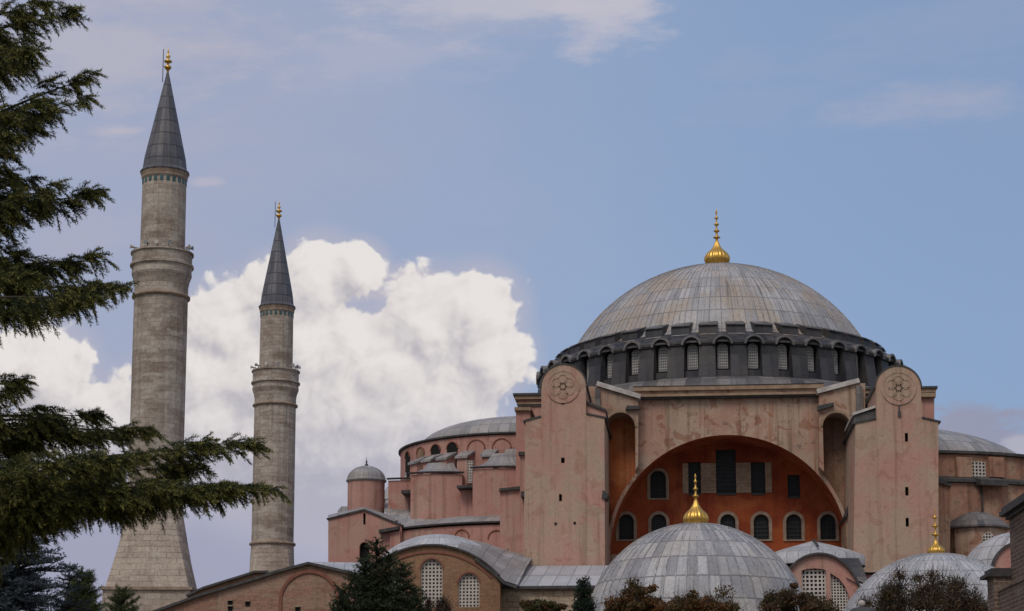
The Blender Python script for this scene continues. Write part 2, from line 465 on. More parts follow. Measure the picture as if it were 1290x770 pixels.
class MB:
    def __init__(s):
        s.v, s.f, s.uv, s.mi, s.sm, s.mats = [], [], [], [], [], []
    def mat(s, k):
        if k not in s.mats:
            s.mats.append(k)
        return s.mats.index(k)
    def face(s, idx, k, uv=None, smooth=False):
        s.f.append(tuple(idx)); s.uv.append(uv); s.mi.append(s.mat(k)); s.sm.append(smooth)
    def poly(s, pts, k, uv=None):
        i = len(s.v)
        s.v += [tuple(p) for p in pts]
        s.face(range(i, i + len(pts)), k, uv)
    def box(s, a, b, k):
        x0, y0, z0 = [min(p, q) for p, q in zip(a, b)]
        x1, y1, z1 = [max(p, q) for p, q in zip(a, b)]
        i = len(s.v)
        s.v += [(x0, y0, z0), (x1, y0, z0), (x1, y1, z0), (x0, y1, z0), (x0, y0, z1), (x1, y0, z1), (x1, y1, z1), (x0, y1, z1)]
        for q in ((0, 3, 2, 1), (4, 5, 6, 7), (0, 1, 5, 4), (1, 2, 6, 5), (2, 3, 7, 6), (3, 0, 4, 7)):
            s.face([i + j for j in q], k)
    def hexa(s, pts, k, smooth=False):
        """eight points: bottom four then top four"""
        i = len(s.v)
        s.v += [tuple(p) for p in pts]
        for q in ((0, 3, 2, 1), (4, 5, 6, 7), (0, 1, 5, 4), (1, 2, 6, 5), (2, 3, 7, 6), (3, 0, 4, 7)):
            s.face([i + j for j in q], k, None, smooth)
    def prism(s, loops, y0, y1, k, ks=None, front=True, back=True):
        """loops of (x, z); the first is the outline, others are holes; extruded from y0 (front) to y1"""
        ks = ks or k
        flat = [p for L in loops for p in L]
        tris = tessellate_polygon([[Vector((p[0], p[1], 0)) for p in L] for L in loops])
        i = len(s.v)
        n = len(flat)
        s.v += [(p[0], y0, p[1]) for p in flat] + [(p[0], y1, p[1]) for p in flat]
        for a, b, c in tris:
            if front:
                s.face((i + a, i + b, i + c), k)
            if back:
                s.face((i + n + c, i + n + b, i + n + a), k)
        o = 0
        for L in loops:
            m = len(L)
            for j in range(m):
                a, b = o + j, o + (j + 1) % m
                s.face((i + a, i + b, i + n + b, i + n + a), ks)
            o += m
    def band(s, pts, th, y0, y1, k, closed=False):
        """a strip of thickness th lying along the polyline pts (x, z), on its left side"""
        n = len(pts)
        out = []
        for j, p in enumerate(pts):
            a = Vector(pts[j - 1] if (j > 0 or closed) else p)
            b = Vector(pts[(j + 1) % n] if (j < n - 1 or closed) else p)
            d = (b - a)
            d = d.normalized() if d.length > 1e-9 else Vector((1, 0))
            nn = Vector((-d.y, d.x))
            out.append((p[0] + nn.x * th, p[1] + nn.y * th))
        for j in range(n if closed else n - 1):
            q = (j + 1) % n
            a, b, c, d = pts[j], pts[q], out[q], out[j]
            s.hexa([(a[0], y0, a[1]), (b[0], y0, b[1]), (b[0], y1, b[1]), (a[0], y1, a[1]),
                    (d[0], y0, d[1]), (c[0], y0, c[1]), (c[0], y1, c[1]), (d[0], y1, d[1])], k)
    def lathe(s, prof, c, k, seg=48, a0=0, a1=2 * pi, cols=None, rows=None, smooth=True, rmod=None, rowlen=None):
        """prof: list of (r, z) from bottom up; UV in panels when cols given, else metres"""
        full = abs(a1 - a0 - 2 * pi) < 1e-6
        n = seg if full else seg + 1
        i0 = len(s.v)
        L = [0]
        for j in range(1, len(prof)):
            L.append(L[-1] + math.hypot(prof[j][0] - prof[j - 1][0], prof[j][1] - prof[j - 1][1]))
        rmax = max(p[0] for p in prof)
        for r, z in prof:
            for q in range(n):
                a = a0 + (a1 - a0) * q / seg
                rr = r * (rmod(a, z) if rmod else 1)
                s.v.append((c[0] + rr * cos(a), c[1] + rr * sin(a), z + (c[2] if len(c) > 2 else 0)))
        for j in range(len(prof) - 1):
            for q in range(seg):
                q2 = (q + 1) % n
                if cols:
                    u0, u1 = cols * q / seg, cols * (q + 1) / seg
                    sc = (rows / L[-1]) if rows else 1 / (rowlen or 1)
                else:
                    u0, u1 = (a1 - a0) * rmax * q / seg, (a1 - a0) * rmax * (q + 1) / seg
                    sc = 1
                v0, v1 = L[j] * sc, L[j + 1] * sc
                s.face((i0 + j * n + q, i0 + j * n + q2, i0 + (j + 1) * n + q2, i0 + (j + 1) * n + q), k,
                       [(u0, v0), (u1, v0), (u1, v1), (u0, v1)], smooth)
    def tube(s, pts, rad, k, seg=8, smooth=True):
        """pts 3D; rad a list or number; capped"""
        n = len(pts)
        if not isinstance(rad, (list, tuple)):
            rad = [rad] * n
        i0 = len(s.v)
        for j, p in enumerate(pts):
            a = Vector(pts[max(j - 1, 0)]); b = Vector(pts[min(j + 1, n - 1)])
            d = (b - a).normalized()
            e = d.cross(Vector((0, 0, 1)))
            e = e.normalized() if e.length > 1e-3 else Vector((1, 0, 0))
            g = d.cross(e)
            for q in range(seg):
                w = 2 * pi * q / seg
                s.v.append(tuple(Vector(p) + (e * cos(w) + g * sin(w)) * rad[j]))
        for j in range(n - 1):
            for q in range(seg):
                q2 = (q + 1) % seg
                s.face((i0 + j * seg + q, i0 + j * seg + q2, i0 + (j + 1) * seg + q2, i0 + (j + 1) * seg + q), k, None, smooth)
        s.face([i0 + q for q in range(seg)], k)
        s.face([i0 + (n - 1) * seg + q for q in range(seg)], k)
    def build(s, name, parent=None, origin=None, uvscale=1.0):
        org = Vector(origin) if origin is not None else (wloc(parent) if parent is not None else Vector((0, 0, 0)))
        me = bpy.data.meshes.new(name)
        me.from_pydata([tuple(Vector(p) - org) for p in s.v], [], s.f)
        for k in s.mats:
            me.materials.append(M[k])
        uvl = me.uv_layers.new(name='UVMap')
        for p, uv, mi, sm in zip(me.polygons, s.uv, s.mi, s.sm):
            p.material_index = mi
            p.use_smooth = sm
            if uv is None:
                nx, ny, nz = [abs(q) for q in p.normal]
                ls = list(p.loop_indices)
                for li, vi in zip(ls, p.vertices):
                    x, y, z = s.v[vi]
                    if nz > 0.9 and nz >= max(nx, ny):
                        c = (x, y)
                    elif ny >= nx:
                        c = (x, z if nz < 0.5 else math.hypot(z, y))
                    else:
                        c = (y, z if nz < 0.5 else math.hypot(z, x))
                    uvl.data[li].uv = (c[0] * uvscale, c[1] * uvscale)
            else:
                for li, c in zip(p.loop_indices, uv):
                    uvl.data[li].uv = c
        bm = bmesh.new()
        bm.from_mesh(me)
        bmesh.ops.recalc_face_normals(bm, faces=bm.faces)
        bm.to_mesh(me)
        bm.free()
        o = bpy.data.objects.new(name, me)
        COL.objects.link(o)
        if parent is not None:
            o.parent = parent
            o.location = org - wloc(parent)
        else:
            o.location = org
        return o

def thing(name, label, cat, loc, group=None):
    o = bpy.data.objects.new(name, None)
    COL.objects.link(o)
    o.location = loc
    o.empty_display_size = 1
    o['label'] = label
    o['category'] = cat
    if group:
        o['group'] = group
    return o

def struct(o):
    o['kind'] = 'structure'
    return o

def arc(cx, cz, r, a0, a1, n=24, rz=None):
    rz = rz or r
    return [(cx + r * cos(a0 + (a1 - a0) * i / n), cz + rz * sin(a0 + (a1 - a0) * i / n)) for i in range(n + 1)]

def arched(x0, x1, z0, z1, n=14):
    """closed outline of a round headed opening"""
    r = (x1 - x0) / 2
    return [(x0, z0), (x1, z0)] + arc((x0 + x1) / 2, z1 - r, r, 0, pi, n)

def lattice(mb, x0, x1, z0, z1, y, nx, nz, head=True, kb='lattice', kg='glass', bw=0.4, depth=0.12, border=0.5):
    """pierced window: dark backing at y + depth, bars in front; bw = bar width / cell"""
    cx, r = (x0 + x1) / 2, (x1 - x0) / 2
    zs = z1 - r if head else z1
    L = arched(x0, x1, z0, z1) if head else [(x0, z0), (x1, z0), (x1, z1), (x0, z1)]
    mb.prism([L], y + depth * 0.9, y + depth * 1.5, kg)
    dx = (x1 - x0) / nx
    w = dx * bw
    dz = (z1 - z0) / nz
    for i in range(nx + 1):
        x = x0 + dx * i
        a, b = max(x - w / 2, x0), min(x + w / 2, x1)
        if i in (0, nx):
            a, b = (x0, x0 + w * border) if i == 0 else (x1 - w * border, x1)
        m = (a + b) / 2
        top = zs + sqrt(max(r * r - (m - cx) ** 2, 0)) if head else z1
        if top - z0 > 0.05:
            mb.box((a, y, z0), (b, y + depth * 0.8, top), kb)
    wz = dz * bw
    for j in range(nz + 1):
        z = z0 + dz * j
        a, b = max(z - wz / 2, z0), min(z + wz / 2, z1)
        h = r
        if head and z > zs:
            h = sqrt(max(r * r - (min(b, z1) - zs) ** 2, 0))
        if h > 0.05:
            mb.box((cx - h, y + 0.012, a), (cx + h, y + depth * 0.78, b), kb)
    if head:
        mb.band(arc(cx, zs, r - w * border, 0, pi, 16), -w * border, y - 0.004, y + depth * 0.82, kb)

def finial(parent, c, h, rb, knobs=4, onion=0.34, lobes=16, name='finial', k='gold', kn=0.30):
    """gilded finial: ribbed onion, neck, diminishing balls and spike"""
    mb = MB()
    key = [(0, .74), (.08, .87), (.17, .96), (.27, 1.0), (.37, .97), (.47, .86), (.56, .69), (.65, .5), (.74, .36), (.83, .26), (.92, .19), (1, .15)]
    pr = [(rb * r, t * onion * h) for t, r in key]
    mb.lathe(pr, c, k, seg=lobes * 6, rmod=lambda a, z: 1 + 0.07 * abs(cos(lobes * a / 2)) - 0.05)
    z0 = onion * h
    rem = h - z0
    pr = [(rb * 0.12, z0 - 0.01 * h)]
    zz = z0
    seglen = rem * 0.80 / knobs
    for i in range(knobs):
        s = (1 - i / knobs * 0.6)
        r1 = rb * kn * s
        pr += [(rb * 0.10 * s, zz + seglen * 0.25), (rb * 0.11 * s, zz + seglen * 0.45), (r1 * 0.75, zz + seglen * 0.53), (r1, zz + seglen * 0.65),
               (r1 * 0.75, zz + seglen * 0.77), (rb * 0.11 * s, zz + seglen * 0.85), (rb * 0.085 * s, zz + seglen)]
        zz += seglen
    pr += [(rb * 0.05, zz + rem * 0.05), (rb * 0.09, zz + rem * 0.1), (rb * 0.02, h)]
    mb.lathe(pr, c, k, seg=14)
    return mb.build(name, parent, origin=c)

# ------------------------------------------------------------------ ground
mb = MB()
mb.poly([(-4000, -1500, 0), (4000, -1500, 0), (4000, 6000, 0), (-4000, 6000, 0)], 'soil')
struct(mb.build('ground'))
mb = MB()
mb.poly([(-90, -58, 0.004), (70, -58, 0.004), (70, 60, 0.004), (-90, 60, 0.004)], 'paving')
struct(mb.build('pavement'))

# ------------------------------------------------------------------ the great mosque
MQ = thing('mosque', 'huge pink plastered domed mosque with two buttress towers and a red arched wall', 'mosque', (0, 0, 0))

# main dome: part of a sphere
DC, DR = 35.05, 16.98
mb = MB()
pr = []
for i in range(29):
    a = radians(20.5 + (90 - 20.5) * i / 28)
    pr.append((DR * cos(a), DC + DR * sin(a)))
pr[-1] = (0.02, pr[-1][1])
mb.lathe(pr, (0, 0), 'lead', seg=160, cols=80, rows=11.0)
# standing ribs of lead between the sheets
for i in range(80):
    a = 2 * pi * (i + 0.5) / 80
    if sin(a) > 0.45:
        continue
    for j in range(0, 26):
        (r0, z0), (r1, z1) = pr[j], pr[j + 1]
        if r1 < 2.2:
            break
        da0, da1 = 0.035 / r0, 0.035 / r1
        q = []
        for (r, z, da) in ((r0, z0, da0), (r1, z1, da1)):
            for dd, hh in ((-da, 0.0), (da, 0.0), (da, 0.06), (-da, 0.06)):
                rr, zz = r * (1 + hh / DR), DC + (z - DC) * (1 + hh / DR)
                q.append((rr * cos(a + dd), rr * sin(a + dd), zz))
        mb.hexa(q, 'lead')
dome = mb.build('main_dome', MQ, origin=(0, 0, 41))
finial(dome, (0, 0, 52.35), 6.05, 1.32, knobs=4, onion=0.42, lobes=20)

# drum with its ring of windows and piers
ZB, ZA, RO, RW = 37.3, 40.3, 18.5, 17.55
mb = MB()
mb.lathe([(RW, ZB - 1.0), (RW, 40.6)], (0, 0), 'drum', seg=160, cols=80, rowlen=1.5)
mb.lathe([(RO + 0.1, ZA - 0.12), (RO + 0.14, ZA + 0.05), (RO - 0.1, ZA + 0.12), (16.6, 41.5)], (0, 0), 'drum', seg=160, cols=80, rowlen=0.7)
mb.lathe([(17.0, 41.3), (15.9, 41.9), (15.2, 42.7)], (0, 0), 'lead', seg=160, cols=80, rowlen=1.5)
drum = mb.build('dome_drum', MQ, origin=(0, 0, 37))
N = 40
DA = 2 * pi / N
# the pier at angle -90 deg (towards -Y): local x along the ring
mb = MB()
hw = 0.74
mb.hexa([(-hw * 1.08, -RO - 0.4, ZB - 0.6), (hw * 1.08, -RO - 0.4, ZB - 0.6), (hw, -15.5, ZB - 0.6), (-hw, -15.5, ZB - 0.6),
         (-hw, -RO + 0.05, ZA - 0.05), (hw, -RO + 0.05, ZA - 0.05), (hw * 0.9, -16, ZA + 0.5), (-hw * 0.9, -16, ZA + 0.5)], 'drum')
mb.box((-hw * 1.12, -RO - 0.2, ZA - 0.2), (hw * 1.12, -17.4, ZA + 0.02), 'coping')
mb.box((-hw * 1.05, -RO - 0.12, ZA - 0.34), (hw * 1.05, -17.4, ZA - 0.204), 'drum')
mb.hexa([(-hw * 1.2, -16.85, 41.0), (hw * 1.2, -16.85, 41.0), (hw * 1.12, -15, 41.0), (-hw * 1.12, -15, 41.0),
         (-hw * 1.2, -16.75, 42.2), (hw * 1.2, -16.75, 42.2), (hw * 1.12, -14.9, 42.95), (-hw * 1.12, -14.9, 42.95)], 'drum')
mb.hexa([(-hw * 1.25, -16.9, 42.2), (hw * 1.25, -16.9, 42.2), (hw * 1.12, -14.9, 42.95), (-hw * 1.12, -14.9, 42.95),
         (-hw * 1.25, -16.9, 42.3), (hw * 1.25, -16.9, 42.3), (hw * 1.12, -14.8, 43.05), (-hw * 1.12, -14.8, 43.05)], 'skirt')
pier0 = mb.build('buttress', drum, origin=(0, 0, 37))
# window bay: hood vault and window between piers
mb = MB()
hx = 0.76
hood = arc(0, ZA - 0.35, hx, 0, pi, 12, 0.72)
hoodo = arc(0, ZA - 0.35, hx + 0.18, 0, pi, 12, 0.92)
mb.prism([hoodo + hood[::-1]], -RO - 0.28, -RW + 0.3, 'skirt')
mb.hexa([(-0.8, -RO, ZA + 0.1), (0.8, -RO, ZA + 0.1), (0.8, -16.6, 41.3), (-0.8, -16.6, 41.3),
         (-0.35, -RO + 0.1, ZA + 0.5), (0.35, -RO + 0.1, ZA + 0.5), (0.35, -16.6, 41.6), (-0.35, -16.6, 41.6)], 'drum')
win = MB()
lattice(win, -0.47, 0.47, ZB + 0.5, ZA - 0.12, -RW - 0.3, 5, 9, True, 'greylat', 'greyglass', bw=0.34, depth=0.14, border=0.9)
win.box((-0.75, -RO + 0.3, ZB - 0.7), (0.75, -RW, ZB + 0.3), 'drum')
hood0 = mb.build('window_hood', drum, origin=(0, 0, 37))
win0 = win.build('window', drum, origin=(0, 0, 37))
first = True
for i in range(N):
    aw = (i - N // 2) * DA
    if abs(aw) < radians(105):
        for src in (hood0, win0):
            if i == N // 2:
                continue
            c = src.copy(); COL.objects.link(c); c.parent = drum; c.rotation_euler = (0, 0, aw)
    ap = aw + DA / 2
    if abs(ap) < radians(108):
        if first:
            pier0.rotation_euler = (0, 0, ap); first = False
        else:
            c = pier0.copy(); COL.objects.link(c); c.parent = drum; c.rotation_euler = (0, 0, ap)
# lead skirt from the round drum to the square cornice
mb = MB()
ZC = 35.9
mb.lathe([(20.6, 35.2), (20.6, 35.55), (19.6, 36.6), (18.2, 37.0), (16.5, 37.1)], (0, 0), 'skirt', seg=96, cols=90, rowlen=1.6)
mb.build('drum_skirt', MQ, origin=(0, 0, 35))

# square base under the dome
mb = MB()
xl, xr = -19.0, 18.9
yb = -19.6
mb.box((xl, -15.9, 17.5), (xr, 19.5, 34.9), 'pink')
mb.box((xl, yb + 0.5, 17.5), (-11.6, -15.85, 34.9), 'pink')
mb.box((11.6, yb + 0.5, 17.5), (xr, -15.85, 34.9), 'pink')
base = mb.build('base_block', MQ)
mb = MB()
for (e, z0, z1, k) in ((0.35, 34.9, 35.25, 'cornice'), (0.5, 35.25, 35.45, 'coping'), (0.12, 34.25, 34.45, 'coping'), (0.18, 34.45, 34.6, 'cornice')):
    mb.box((xl - e, yb + 0.5 - e, z0), (xr + e, 19.5 + e, z1), k)
mb.build('cornice', MQ)

# great arch
ACX, ACZ = xz(918, 695, -22)
AR = (xz(1068, 695, -22)[0] - xz(768, 695, -22)[0]) / 2
lx, rx = xz(802, 560, -22)[0], xz(1036, 560, -22)[0]
ztop = xz(918, 497, -22)[1]
ring = 0.32
def on(cx, R, x):
    return sqrt(R * R - (x - cx) ** 2)
RO2 = AR + ring
zl, zr = ACZ + on(ACX, RO2, lx), ACZ + on(ACX, RO2, rx)
aL, aR = atan2(zl - ACZ, lx - ACX), atan2(zr - ACZ, rx - ACX)
outer = arc(ACX, ACZ, RO2, pi, aL, 14) + [(lx, ztop), (rx, ztop)] + arc(ACX, ACZ, RO2, aR, 0, 14) + [(ACX + RO2, ACZ - 2.5), (ACX + AR, ACZ - 2.5)]
outer += arc(ACX, ACZ, AR, 0, pi, 64) + [(ACX - AR, ACZ - 2.5), (ACX - RO2, ACZ - 2.5)]
mb = MB()
mb.prism([outer], -22.0, -17.0, 'arch', 'red')
great = mb.build('great_arch', MQ)
mb = MB()
zt = xz(918, 487, -22)[1]
mb.box((lx - 0.25, -22.55, zt - 0.38), (rx + 0.25, -19.0, zt), 'cornice')
mb.box((lx - 0.1, -22.3, zt - 0.75), (rx + 0.1, -19.0, zt - 0.38), 'arch')
mb.box((lx - 0.25, -22.7, zt - 0.95), (rx + 0.25, -19.0, zt - 0.75), 'cornice')
mb.box((lx - 0.2, -22.5, zt - 1.12), (rx + 0.2, -19.0, zt - 0.95), 'coping')
mb.poly([(lx - 0.3, -22.62, zt + 0.04), (rx + 0.3, -22.62, zt + 0.04), (rx + 0.3, -19.4, zt + 0.5), (lx - 0.3, -19.4, zt + 0.5)], 'skirt')
mb.build('arch_cornice', MQ)
# niche backs either side
nl0 = xz(752, 600, -20)[0]
nr1 = xz(1092, 600, -20)[0]
mb = MB()
mb.prism([[(nl0, ACZ - 4)] + [(ACX - AR - 0.05, ACZ - 4)] + arc(ACX, ACZ, AR + 0.05, pi, pi / 2 + 0.3, 24) + [(nl0, ACZ + AR + 4)]], -20.4, -19.2, 'niche')
mb.build('niche_wall', MQ)
mb = MB()
mb.prism([[(nr1, ACZ - 4), (nr1, ACZ + AR + 4)] + arc(ACX, ACZ, AR + 0.05, pi / 2 - 0.3, 0, 24) + [(ACX + AR + 0.05, ACZ - 4)]], -20.4, -19.2, 'stain')
mb.build('niche_wall', MQ)

# tympanum with its windows
TY = -17.3
mb = MB()
wins = []
def tw(cxp, w, top, bot, head, Y=TY):
    x0, z0 = xz(cxp - w / 2, bot, Y); x1, z1 = xz(cxp + w / 2, top, Y)
    return (x0, x1, z0, z1, head)
for c in (789, 830, 874, 917, 959, 1000, 1043):
    wins.append((tw(c, 18.5, 648, 680, True), 0.29, 'trim'))
wins.append((tw(829, 19.5, 593, 628, True), 0.27, 'trim'))
wins.append((tw(1000, 15, 598, 626, False), 0.0, None))
trio = [tw(875, 15, 582, 622, False), tw(914.5, 24, 566, 622, False), tw(955, 17, 582, 622, False)]
for q in trio:
    wins.append((q, 0.0, None))
out = [(ACX - AR - 0.4, ACZ - 3), (ACX + AR + 0.4, ACZ - 3)] + arc(ACX, ACZ, AR + 0.4, 0, pi, 48)
holes = [arched(*q[0][:4]) if q[0][4] else [(q[0][0], q[0][2]), (q[0][1], q[0][2]), (q[0][1], q[0][3]), (q[0][0], q[0][3])] for q in wins]
mb.prism([out] + holes, TY, TY + 0.7, 'red')
tym = mb.build('tympanum', MQ)
for (x0, x1, z0, z1, hd), sw, sk in wins:
    mb = MB()
    lattice(mb, x0, x1, z0, z1, TY + 0.32, 4 if x1 - x0 < 1.9 else 5, max(5, int((z1 - z0) / 0.36)), hd, 'darklat', 'glass', bw=0.22, depth=0.12)
    if sk:
        r = (x1 - x0) / 2
        L = [(x0, z0)] + [(x0, z1 - r)] + arc((x0 + x1) / 2, z1 - r, r, pi, 0, 14)[1:] + [(x1, z0)]
        mb.band(L, sw, TY - 0.09, TY + 0.1, sk)
    mb.box((x0 - sw, TY - 0.12, z0 - 0.14), (x1 + sw, TY + 0.3, z0), 'coping' if not sk else 'trim')
    mb.build('window', tym)
# pale blocks between the three tall openings
zt0, zt1 = trio[0][2], trio[0][3]
for a, b in ((trio[0][0] - 0.55, trio[0][0]), (trio[0][1], trio[1][0]), (trio[1][1], trio[2][0]), (trio[2][1], trio[2][1] + 0.6)):
    mb = MB()
    mb.box((a + 0.01, TY - 0.1, zt0 + 0.02), (b - 0.01, TY + 0.2, zt1 - 0.15), 'panel')
    mb.build('panel', tym)
# ledge below
mb = MB()
mb.box((ACX - AR - 0.3, -20.2, ACZ - 0.1 - 0.6), (ACX + AR + 0.3, TY + 0.1, ACZ + 0.05), 'cornice')
mb.build('ledge', tym)

# arched flyers between the towers and the great arch
def flyer(pxs, sgn):
    Y0 = -23.3
    a = lambda px, py: xz(px, py, Y0)
    mb = MB()
    if sgn < 0:
        oL = [a(740, 640), a(762, 640), a(762, 545)]
        cx, cz = a(781.5, 538)
        r = a(800, 538)[0] - cx
        L = [a(738, 600), (cx - r, a(0, 600)[1])] + arc(cx, cz, r, pi, 0, 20) + [(cx + r, a(800, 592)[1]), a(804, 586), a(804, 503), a(752, 487), a(738, 487)]
        top = [a(806, 503), a(751, 486.5)]
        hoodc = (cx, cz, r)
        imp = [a(803, 518), a(788, 512)]
    else:
        cx, cz = a(1054, 537)
        r = cx - a(1036.5, 537)[0]
        L = [a(1032, 588), (cx - r, a(1036, 594)[1])] + arc(cx, cz, r, pi, 0, 20) + [(cx + r, a(1072, 650)[1]), a(1080, 650), a(1090, 640), a(1090, 483), a(1082, 483), a(1032, 497)]
        top = [a(1083, 482.5), a(1030, 496.5)]
        hoodc = (cx, cz, r)
    mb.prism([L], Y0, -20.0, 'arch')
    mb.band(arc(hoodc[0], hoodc[1], hoodc[2], pi, 0, 20), 0.22, Y0 - 0.1, Y0 + 0.1, 'cornice')
    o = mb.build('flyer', MQ)
    m2 = MB()
    m2.band(top if sgn < 0 else top, -0.42 if sgn < 0 else -0.42, Y0 - 0.3, -20.2, 'whitetop')
    if sgn < 0:
        m2.prism([[a(750, 489), a(756, 491), a(756, 518), a(750, 520)]], Y0 - 0.35, -20.4, 'skirt')
        m2.prism([[a(788, 517), a(806, 516), a(804, 512), a(790, 512)]], Y0 - 0.4, Y0 + 0.4, 'coping')
    else:
        m2.prism([[a(1078, 487), a(1086, 488), a(1086, 540), a(1078, 528)]], Y0 - 0.5, -20.4, 'skirt')
        m2.prism([[a(1030, 518), a(1050, 512), a(1050, 508), a(1030, 512)]], Y0 - 0.4, Y0 + 0.4, 'coping')
    m2.build('coping', o)
flyer(None, -1)
flyer(None, 1)

# buttress towers
def rosette(parent, cx, cz, r, Y):
    mb = MB()
    mb.prism([arc(cx, cz, r, 0, 2 * pi, 40)[:-1]], Y - 0.05, Y + 0.05, 'tower')
    mb.band(arc(cx, cz, r, 2 * pi, 0, 40)[:-1], 0.16, Y - 0.085, Y + 0.05, 'tower', closed=True)
    for i in range(6):
        a = pi / 6 + i * pi / 3
        qx, qz = cx + cos(a) * r * 0.5, cz + sin(a) * r * 0.5
        mb.band(arc(qx, qz, r * 0.27, 2 * pi, 0, 18)[:-1], 0.1, Y - 0.09, Y - 0.02, 'tower', closed=True)
    mb.band(arc(cx, cz, r * 0.16, 2 * pi, 0, 14)[:-1], 0.08, Y - 0.09, Y - 0.02, 'tower', closed=True)
    mb.build('medallion', parent)

def tower(px, label=None):
    Y0, Y1 = -31.0, -19.5
    a = lambda x, y: xz(x, y, Y0)
    cx, cz = a(px['mx'], px['mz'])
    x0, x1 = px['l'], px['r']
    n0, n1 = px['nl'], px['nr']
    hw = (a(n1, px['mz'])[0] - a(n0, px['mz'])[0]) / 2
    nx = (a(n1, px['mz'])[0] + a(n0, px['mz'])[0]) / 2
    head = arc(nx, cz, hw, 0, pi, 24)
    (exl, zshl), (exr, zshr) = a(x0, px['sl']), a(x1, px['sr'])
    body = [a(x0 - 3, px['bot'] + 25), a(x1 + 0.5, px['bot'] + 25), (exr, zshr), (nx + hw, zshr + 0.25)] + head + [(nx - hw, zshl + 0.25), (a(x0, px['sl'])[0], zshl)]
    mb = MB()
    slits = []
    for (sx, sy, w, h) in px['slits']:
        q0, q1 = a(sx - w / 2, sy + h / 2), a(sx + w / 2, sy - h / 2)
        slits.append([(q0[0], q0[1]), (q1[0], q0[1]), (q1[0], q1[1]), (q0[0], q1[1])])
    mb.prism([body] + slits, Y0, Y1, 'tower')
    t = mb.build('buttress_tower', MQ)
    for L in slits:
        m = MB()
        m.prism([[(p[0] * 0.999 + 0.0, p[1]) for p in L]], Y0 + 0.5, Y0 + 0.6, 'black')
        m.build('slit_window', t)
    rosette(t, cx, cz, px['mr'] / 14.45, Y0)
    m = MB()
    m.band(head, -0.12, Y0 - 0.06, Y1, 'coping')
    m.band([(exr + 0.2, zshr - 0.1), (nx + hw + 0.02, zshr + 0.3)][::-1], 0.13, Y0 - 0.1, Y1, 'coping')
    m.band([(nx - hw - 0.02, zshl + 0.3), (exl - 0.2, zshl - 0.1)][::-1], 0.13, Y0 - 0.1, Y1, 'coping')
    m.build('coping', t)
    # putlog holes and patches
    m = MB()
    for (sx, sy) in px['putlog']:
        q = a(sx, sy)
        m.box((q[0] - 0.1, Y0 - 0.06, q[1] - 0.1), (q[0] + 0.1, Y0 + 0.05, q[1] + 0.1), 'black')
    m.build('putlog', t)
    return t
T1 = tower(dict(l=662, r=761.5, nl=682, nr=738, bot=713, sl=530, sr=526, mx=709, mz=487, mr=19, slits=[(709, 580, 4.5, 7), (706, 627, 3.6, 9)],
                putlog=[(709, 508), (700, 660), (724, 659)]))
T2 = tower(dict(l=1077.5, r=1182, nl=1103, nr=1160, bot=722, sl=533, sr=531, mx=1132, mz=489, mr=19, slits=[(1142, 551, 3.8, 11), (1142.5, 619, 3.8, 11), (1143, 658, 3.8, 11)],
                putlog=[]))
m = MB()
q = xz(1132.5, 511, -31); q2 = xz(1132.5, 524, -31)
m.box((q[0] - 0.06, -31.1, q2[1]), (q[0] + 0.06, -30.95, q[1]), 'coping')
m.box((q[0] - 0.12, -31.12, q2[1] - 0.1), (q[0] + 0.12, -30.95, q2[1] + 0.35), 'coping')
m.build('rod', T2)
# small step beside the left neck, right side lead roof of the right neck
def step(parent, pts, y0, y1, k, name):
    m = MB()
    m.prism([[xz(x, y, y0) for x, y in pts]], y0, y1, k)
    return m.build(name, parent)
step(T1, [(736, 527), (763, 527), (763, 518), (736, 507)], -30.4, -26, 'pink', 'step')
step(T1, [(736, 507.5), (764, 518.5), (764, 515.5), (736, 504)], -30.6, -26, 'coping', 'coping')
step(T2, [(1076, 536), (1106, 536), (1106, 515), (1076, 524)], -30.4, -22, 'skirt', 'step')
step(T2, [(1074, 523.5), (1105, 513), (1105, 510), (1074, 520)], -30.6, -22, 'whitetop', 'coping')
step(T2, [(1066, 660), (1070, 632), (1078, 625), (1079, 690), (1066, 690)], -24.5, -19, 'stain', 'step')
step(T2, [(1064, 650), (1070, 632), (1079, 622), (1079, 626), (1071, 636), (1066, 652)], -24.9, -19, 'coping', 'coping')
step(T1, [(758, 628), (765, 628), (766, 622), (759, 617)], -31.2, -29, 'coping', 'drain')
# second piers beside the towers
step(MQ, [(655, 700), (666, 700), (666, 572), (655, 572)], -28.5, -19, 'pink', 'pier')
step(MQ, [(653, 573), (667, 573), (667, 569), (653, 569)], -28.8, -19, 'coping', 'coping')
step(MQ, [(650, 700), (668, 700), (668, 516), (650, 516)], -24, -18, 'pink', 'pier')
step(MQ, [(648, 517), (669, 517), (669, 513), (648, 513)], -24.3, -18, 'cornice', 'coping')
step(MQ, [(630, 720), (664, 720), (664, 614), (630, 618)], -27, -14, 'pink', 'pier')
step(MQ, [(628.5, 619), (664, 615), (664, 611.5), (628.5, 615.5)], -27.3, -14, 'coping', 'coping')
step(MQ, [(656, 626), (662, 625), (662, 619), (656, 619)], -30, -27, 'coping', 'drain')
step(MQ, [(1180, 720), (1197, 720), (1197, 612), (1180, 607)], -27, -14, 'brown', 'pier')
step(MQ, [(1180, 607.5), (1198.5, 613), (1198.5, 609.5), (1180, 604)], -27.3, -14, 'coping', 'coping')
step(MQ, [(1160, 600), (1177, 600), (1177, 500), (1160, 500)], -24, -18, 'pink', 'pier')
step(MQ, [(1160, 500), (1179, 500), (1179, 495), (1160, 495)], -24.4, -18, 'cornice', 'coping')

